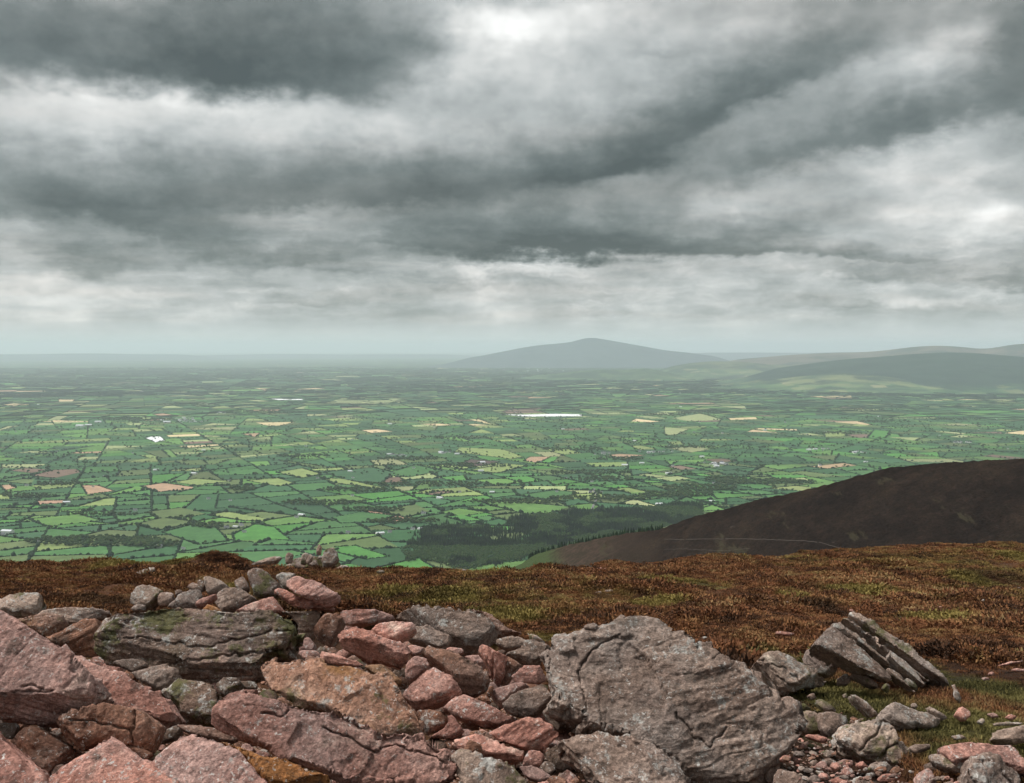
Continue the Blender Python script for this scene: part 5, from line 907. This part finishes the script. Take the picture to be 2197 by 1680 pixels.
rock('thin dark flake above the lumps beside the great boulder', 'C', [(745,822),(790,828),(830,865),(770,872)], 'dark', 40)
rock('knobbly grey lump at the right shoulder of the great boulder', 'C', [(610,905),(640,790),(700,776),(752,850),(735,900),(690,950),(620,950)], 'grey', 40, d=4.8, rough=1.4)
rock('grey lump with white lichen right of the great boulder', 'C', [(720,920),(740,895),(800,868),(872,900),(895,960),(875,1022),(780,1020),(730,980)], 'pale', 40, d=4.65, rough=1.3)
rock('broad low grey rock between the lumps and the turf', 'C', [(865,895),(960,878),(1052,900),(1065,940),(1025,1000),(930,1040),(880,1000)], 'grey', 40, d=4.6)
rock('gnarled grey outcrop above the loose scree', 'C', [(1000,1010),(1050,958),(1120,928),(1200,938),(1270,928),(1332,970),(1385,1030),(1385,1075),(1425,1100),(1475,1130),(1482,1200),(1455,1275),(1390,1290),(1310,1225),(1230,1210),(1130,1175),(1050,1110),(985,1070)], 'pale', 38, d=4.2, rough=1.9, lay=1.3, facet=1.2, cracks=[[(1270,940),(1250,1000),(1190,1060),(1140,1130)],[(1385,1075),(1310,1110),(1290,1160)]])
rock('angular grey rock with a ribbed left face on the turf', 'C', [(1265,925),(1285,858),(1330,818),(1400,828),(1480,868),(1560,878),(1655,918),(1645,962),(1602,1012),(1500,972),(1440,1002),(1380,1015),(1300,960)], 'pale', 42, yaw=15, lay=1.2, bed=30, d=4.75)
rock('pale flake behind the angular grey rock', 'C', [(1570,832),(1640,868),(1715,920),(1660,928),(1600,890)], 'pale', 40)
rock('white knob between flake and angular grey rock', 'C', [(1468,832),(1492,818),(1515,838),(1508,858),(1478,860)], 'pale', 40)
rock('cube-like pinkish stone on the right turf', 'C', [(1756,895),(1800,843),(1855,880),(1856,912),(1802,942)], 'rose', 40)
rock('short weathered log-like stone right of the gnarled outcrop', 'C', [(1455,1115),(1500,1083),(1592,1093),(1596,1122),(1492,1148)], 'grey', 35)
rock('broad flat slab at the right edge', 'C', [(1645,1115),(1700,1088),(1850,1078),(1980,1088),(2110,1098),(2152,1130),(2200,1190),(2280,1260),(2240,1310),(2100,1260),(1900,1200),(1810,1240),(1680,1180)], 'pink', 50, facet=.4, lay=.6)
rock('long grey stone lying under the broad flat slab', 'C', [(1595,1162),(1640,1143),(1740,1188),(1828,1240),(1785,1272),(1690,1252),(1612,1208)], 'pale', 42, bed=28, lay=1.1, k=.985)
rock('dark cleft rock in the bottom right corner', 'C', [(1835,1255),(1880,1168),(1950,1146),(2020,1158),(2062,1210),(2122,1240),(2170,1300),(2180,1420),(1820,1420),(1812,1300)], 'grey', 35, d=3.55, lay=1.2, bed=70, cracks=[[(1835,1260),(1880,1340),(1900,1400)],[(1925,1180),(1950,1270),(1980,1400)],[(2050,1250),(2100,1330),(2120,1400)]])
rock('grey flat rock cut by the right edge', 'C', [(1975,1055),(2050,988),(2140,972),(2240,952),(2330,1000),(2320,1060),(2197,1078),(2060,1095)], 'pale', 45)
rock('flush flat stone in the right turf', 'C', [(1725,1038),(1780,1022),(1838,1048),(1765,1062)], 'pale', 55)
rock('pale slab lying flat on the moor above the flat layered rock', 'C', [(596,358),(680,362),(725,372),(702,392),(598,382)], 'rose', 40)
rock('tiny white stone behind the great boulder', 'C', [(116,398),(150,388),(158,408),(122,414)], 'pale', 40)
rock('flat pinkish stone in the right bare patch, upper', 'C', [(1955,892),(2000,882),(2048,912),(1990,920)], 'rose', 45)
rock('pinkish stone in the right bare patch, by the edge', 'C', [(2075,915),(2110,892),(2158,910),(2122,936)], 'rose', 45)
rock('long thin stone in the right bare patch', 'C', [(1990,955),(2080,942),(2197,945),(2190,962),(2010,972)], 'pale', 45)
rock('small stone left of the bare patch', 'C', [(1895,940),(1935,915),(1950,940),(1930,965)], 'pale', 45)
rock('pale bar-shaped stone at the right on the moor', 'C', [(2030,575),(2100,558),(2190,545),(2195,560),(2110,575),(2040,588)], 'rose', 45)
rock('pale flat stone under the bar-shaped one at right', 'C', [(2110,605),(2160,598),(2230,605),(2200,622),(2130,622)], 'rose', 45)
rock('pink pebble on the sheep track at right, upper', 'C', [(1960,635),(1990,618),(2015,630),(1990,650)], 'rose', 45)
rock('pink pebble on the sheep track at right, lower', 'C', [(1920,660),(1960,655),(1985,670),(1940,680)], 'rose', 45)
# skyline outcrop
rock('low mossy rock mass behind the standing stones of the skyline outcrop', 'A', [(1835,170),(1900,118),(1965,112),(2060,108),(2170,125),(2190,185),(2000,195),(1850,190)], 'mossy', 30, d=18.7, vs=.6)
rock('low split ledge at the left of the skyline outcrop', 'A', [(1608,158),(1700,120),(1780,103),(1810,120),(1785,150),(1700,165),(1630,172)], 'pale', 30, d=18.6, bed=-18, lay=1.5, vs=.55)
rock('square upright stone at the left of the skyline outcrop', 'A', [(1833,103),(1855,83),(1883,95),(1875,155),(1838,158)], 'grey', 20, d=18.3, vs=.55)
rock('leaning stone third in the skyline outcrop', 'A', [(1938,110),(1965,83),(1988,100),(1962,168),(1932,160)], 'pale', 20, d=18.3, vs=.55)
rock('thin leaning stone fourth in the skyline outcrop', 'A', [(1966,140),(1993,93),(2014,110),(1988,172)], 'grey', 20, d=18.2, vs=.55)
rock('horn-like stone standing tallest on the skyline outcrop', 'A', [(2032,65),(2050,28),(2068,45),(2064,100),(2034,102)], 'pale', 15, d=18.5, vs=.55)
rock('largest rugged stone at the right of the skyline outcrop', 'A', [(2066,135),(2090,68),(2130,53),(2168,80),(2174,132),(2135,172),(2080,182)], 'pale', 20, d=18.3, rough=1.5, vs=.55)
rock('small stone at the foot of the skyline outcrop', 'A', [(1986,158),(2030,128),(2046,168),(2002,178)], 'grey', 30, d=18.0, vs=.55)
rock('low stone just right of the skyline outcrop', 'A', [(2155,190),(2200,163),(2235,170),(2265,185),(2200,200)], 'pale', 30, d=18.0, vs=.55)
rock('flat stone low in front of the skyline outcrop', 'A', [(1835,168),(1865,152),(1885,170),(1855,180)], 'pale', 35, d=17.8, vs=.55)
# stones lying in the heather
rock('large pale plate lying in the heather at left', 'A', [(845,235),(890,205),(930,188),(990,178),(1002,200),(950,228),(900,240)], 'pale', 45, facet=.4)
rock('ochre stone left of the pale plate in the heather', 'A', [(682,228),(715,218),(752,225),(745,242),(690,242)], 'orange', 40)
rock('dark flat stone beside the pale plate in the heather', 'A', [(755,215),(800,208),(842,216),(835,228),(765,226)], 'grey', 40)
rock('long flat stone above the ochre one in the heather', 'A', [(615,200),(670,193),(735,203),(725,212),(640,210)], 'rose', 45)
rock('small stone behind the pale plate in the heather', 'A', [(850,190),(885,180),(912,186),(890,198)], 'pale', 45)
rock('little pinkish stone alone in the left heather', 'A', [(475,212),(500,202),(522,206),(515,217)], 'rose', 45)
rock('flat stone at the far left of the heather', 'A', [(128,268),(180,257),(235,262),(215,275),(140,277)], 'rose', 45)
SM = [(E(345,1075),15,5),(E(855,1066),9,4),(E(1055,1110),11,4),(E(1700,1063),14,6),(E(2070,1042),13,5),(E(1855,1178),11,4),(E(970,1200),7,3),(E(865,1218),8,4),(E(985,1219),9,4),(E(1090,1196),13,3),(E(1240,1213),11,3),(E(1680,1205),13,4),(E(1745,1198),14,6),(E(2130,1142),13,7),(E(2065,1118),8,4),(E(635,1205),9,3),(E(1020,1228),10,3),(E(930,1222),5,3),(E(1420,1215),7,3),(G(845,1001),9,4),(G(1372,1050),12,3),(G(1435,1053),9,4),(G(640,1086),8,3),(G(745,1264),9,4),(G(1145,1312),8,4),(G(1690,1292),7,3),(G(2170,1175),8,3),(G(400,1022),7,3),(G(1325,1133),6,4),(G(1950,1250),6,3)]
MOORLAB = ['small pale stone showing among the heather of the moor']
for (c_, rx, ry) in SM:
    a = np.sort(RNG.uniform(0, 6.28, 7)); rock(MOORLAB[0], 'P', [(c_[0] + rx * .9 * math.cos(t_) * random.uniform(.75, 1.1), c_[1] + ry * .9 * math.sin(t_) * random.uniform(.75, 1.1)) for t_ in np.arange(7) * .9], random.choice(['pale', 'rose', 'pale']), 45, group='small stones in the heather', facet=.6)
# named scree stones, then the loose rest
rock('salmon flat stone topmost in the scree', 'K', [(275,310),(330,288),(480,315),(478,350),(430,362),(350,345)], 'rose', 42, d=4.5)
rock('round pink stone set in the gnarled outcrop', 'K', [(598,385),(640,360),(690,368),(708,405),(690,455),(650,475),(605,440)], 'rose', 30, d=4.38)
rock('round pink stone at the left of the scree', 'K', [(155,510),(190,468),(240,490),(243,545),(195,562)], 'pink', 35, d=4.25)
rock('blunt grey-pink stone in the middle of the scree', 'K', [(565,545),(620,505),(700,520),(708,565),(650,590),(590,580)], 'pink', 38, d=4.2)
rock('dark stone left of the blunt one in the scree', 'K', [(395,530),(470,492),(545,520),(575,575),(480,575),(420,555)], 'grey', 40, d=4.2)
rock('egg-shaped stone at the scree edge', 'K', [(350,575),(410,545),(480,565),(485,600),(410,612)], 'pink', 40, d=4.1)
rock('pale plate with a rosy tip in the scree', 'K', [(720,560),(780,520),(840,570),(830,595),(760,595)], 'rose', 42, d=4.15)
rock('large tan egg-shaped stone at the bottom of the scree', 'K', [(905,680),(960,645),(1080,620),(1125,650),(1100,690),(1020,712),(930,712)], 'rose', 42, d=3.95)
rock('broad grey stone right of the rosy plate in the scree', 'K', [(840,590),(870,535),(990,528),(1060,590),(1000,640),(920,655)], 'pale', 42, d=4.1)
rock('flat salmon stone at the bottom of the scree', 'K', [(480,690),(560,662),(660,680),(670,715),(590,735),(500,720)], 'rose', 48, d=3.92)
rock('long pinkish stone above the flat salmon one in the scree', 'K', [(548,632),(620,612),(690,625),(705,660),(620,668)], 'pink', 45, d=4.0)
rock('big grey rock at the bottom edge left of the scree', 'K', [(10,650),(60,598),(150,610),(250,660),(310,730),(300,780),(0,780)], 'grey', 42, d=3.85, rough=1.4)
rock('grey rock at the bottom middle of the scree', 'K', [(680,690),(760,660),(850,690),(880,760),(690,780)], 'grey', 42, d=3.85)
rock('upright grey stone right of the scree', 'K', [(1330,560),(1400,530),(1460,570),(1475,640),(1400,650),(1345,610)], 'grey', 35, d=3.95)
rock('pinkish block at the bottom right of the scree', 'K', [(1250,690),(1310,600),(1380,595),(1425,660),(1430,740),(1280,760)], 'pink', 38, d=3.75)
SCREE = reg('K', [(60,560),(200,300),(330,360),(560,460),(720,500),(850,520),(1000,540),(1230,600),(1340,560),(1480,620),(1640,680),(1700,760),(300,780),(200,620)])
n_ = 0
while n_ < 120:
    x, y = random.uniform(1665, 2090), random.uniform(1570, 1695)
    if not inpoly([(x, y)], SCREE)[0]: continue
    n_ += 1; s = 3.5 + 11 * random.random() ** 2.2; asp = random.uniform(.45, .8); a0 = random.uniform(-.4, .4)
    rock('small loose pinkish stone of the scree at the foot of the gnarled outcrop', 'P', [(x + s * (math.cos(t_) * math.cos(a0) - asp * math.sin(t_) * math.sin(a0)) * random.uniform(.8, 1.1), y + s * (math.cos(t_) * math.sin(a0) + asp * math.sin(t_) * math.cos(a0)) * random.uniform(.8, 1.1)) for t_ in np.arange(8) * .785], random.choice(['pink', 'rose', 'brown', 'grey', 'brown', 'pale', 'grey']), 45, group='small loose stones of the scree', vs=.62, facet=.8, th=.9, k=random.uniform(.985, 1.01))
# stones filling the gaps of the heap
HEAP = [(-60, 1345), (100, 1335), (290, 1325), (560, 1322), (740, 1325), (900, 1345), (1060, 1360), (1150, 1420), (1180, 1500), (1240, 1570), (1200, 1600), (1250, 1690), (-60, 1690)]
n_ = 0
cp_ = np.column_stack([RNG.uniform(-30, 1250, 4000), RNG.uniform(1330, 1690, 4000)]); free = inpoly(cp_, HEAP)
for q_ in TRACED: free &= ~inpoly(cp_, q_)
taken = []
for x, y in cp_[free]:
    if n_ >= 110 or any((x - u) ** 2 + (y - v) ** 2 < 200 for u, v in taken): continue
    taken.append((x, y))
    n_ += 1; s = random.uniform(13, 26); asp = random.uniform(.55, .9); a0 = random.uniform(-.5, .8)
    rock('small stone wedged in a gap between the big rocks of the left heap', 'P', [(x + s * (math.cos(t_) * math.cos(a0) - asp * math.sin(t_) * math.sin(a0)) * random.uniform(.75, 1.15), y + s * .4 + s * (math.cos(t_) * math.sin(a0) + asp * math.sin(t_) * math.cos(a0)) * random.uniform(.75, 1.15)) for t_ in np.arange(7) * .9], random.choice(['pink', 'brown', 'dark', 'pink', 'brown']), 35, group='small stones wedged in the heap', vs=.75, facet=1.0, th=1.2, k=1.07)
finish_rocks()
# gravel and grit between the rocks
gm = [o for o in COL.objects if o.name.split('.')[0] == 'rock' and o.get('group') == 'small loose stones of the scree'][:14]
N = 42000; yy = 3.2 + 4.6 * RNG.random(N); xx = RNG.uniform(-.6, .6, N) * (yy + .4); zz_ = np.array([drop_moor(x, y) for x, y in zip(xx, yy)]); pj = proj(np.stack([xx, yy, zz_], -1))
keep = inpoly(pj, ROCKZONE) & (pj[:, 1] < 1800); q = np.stack([xx, yy, zz_], -1)[keep]; n = len(q); s_ = .5 + 1.3 * RNG.random(n) ** 2.5
scatter('gravel', q, np.column_stack([s_, s_ * RNG.uniform(.6, 1.2, n), s_ * RNG.uniform(.35, .7, n)]), np.column_stack([RNG.normal(0, .25, n), RNG.normal(0, .25, n), RNG.uniform(0, 6.28, n)]), RNG.integers(0, len(gm), n), gm, kind='stuff')
# ------------------------------------------------------------------ hazy air over the whole place
hz = box('haze', -125000, 125000, -4000, 125000, -665, 330)
hm = bpy.data.materials.new('haze'); hm.use_nodes = True; b = NB(hm.node_tree); b.n.clear()
pv = b.new('ShaderNodeVolumePrincipled', {'Color': (.81, .925, 1.0, 1), 'Density': 3.1e-5, 'Anisotropy': .1}); b.l.new(pv.outputs[0], b.new('ShaderNodeOutputMaterial').inputs['Volume'])
link('haze', hz, hm, kind='stuff')
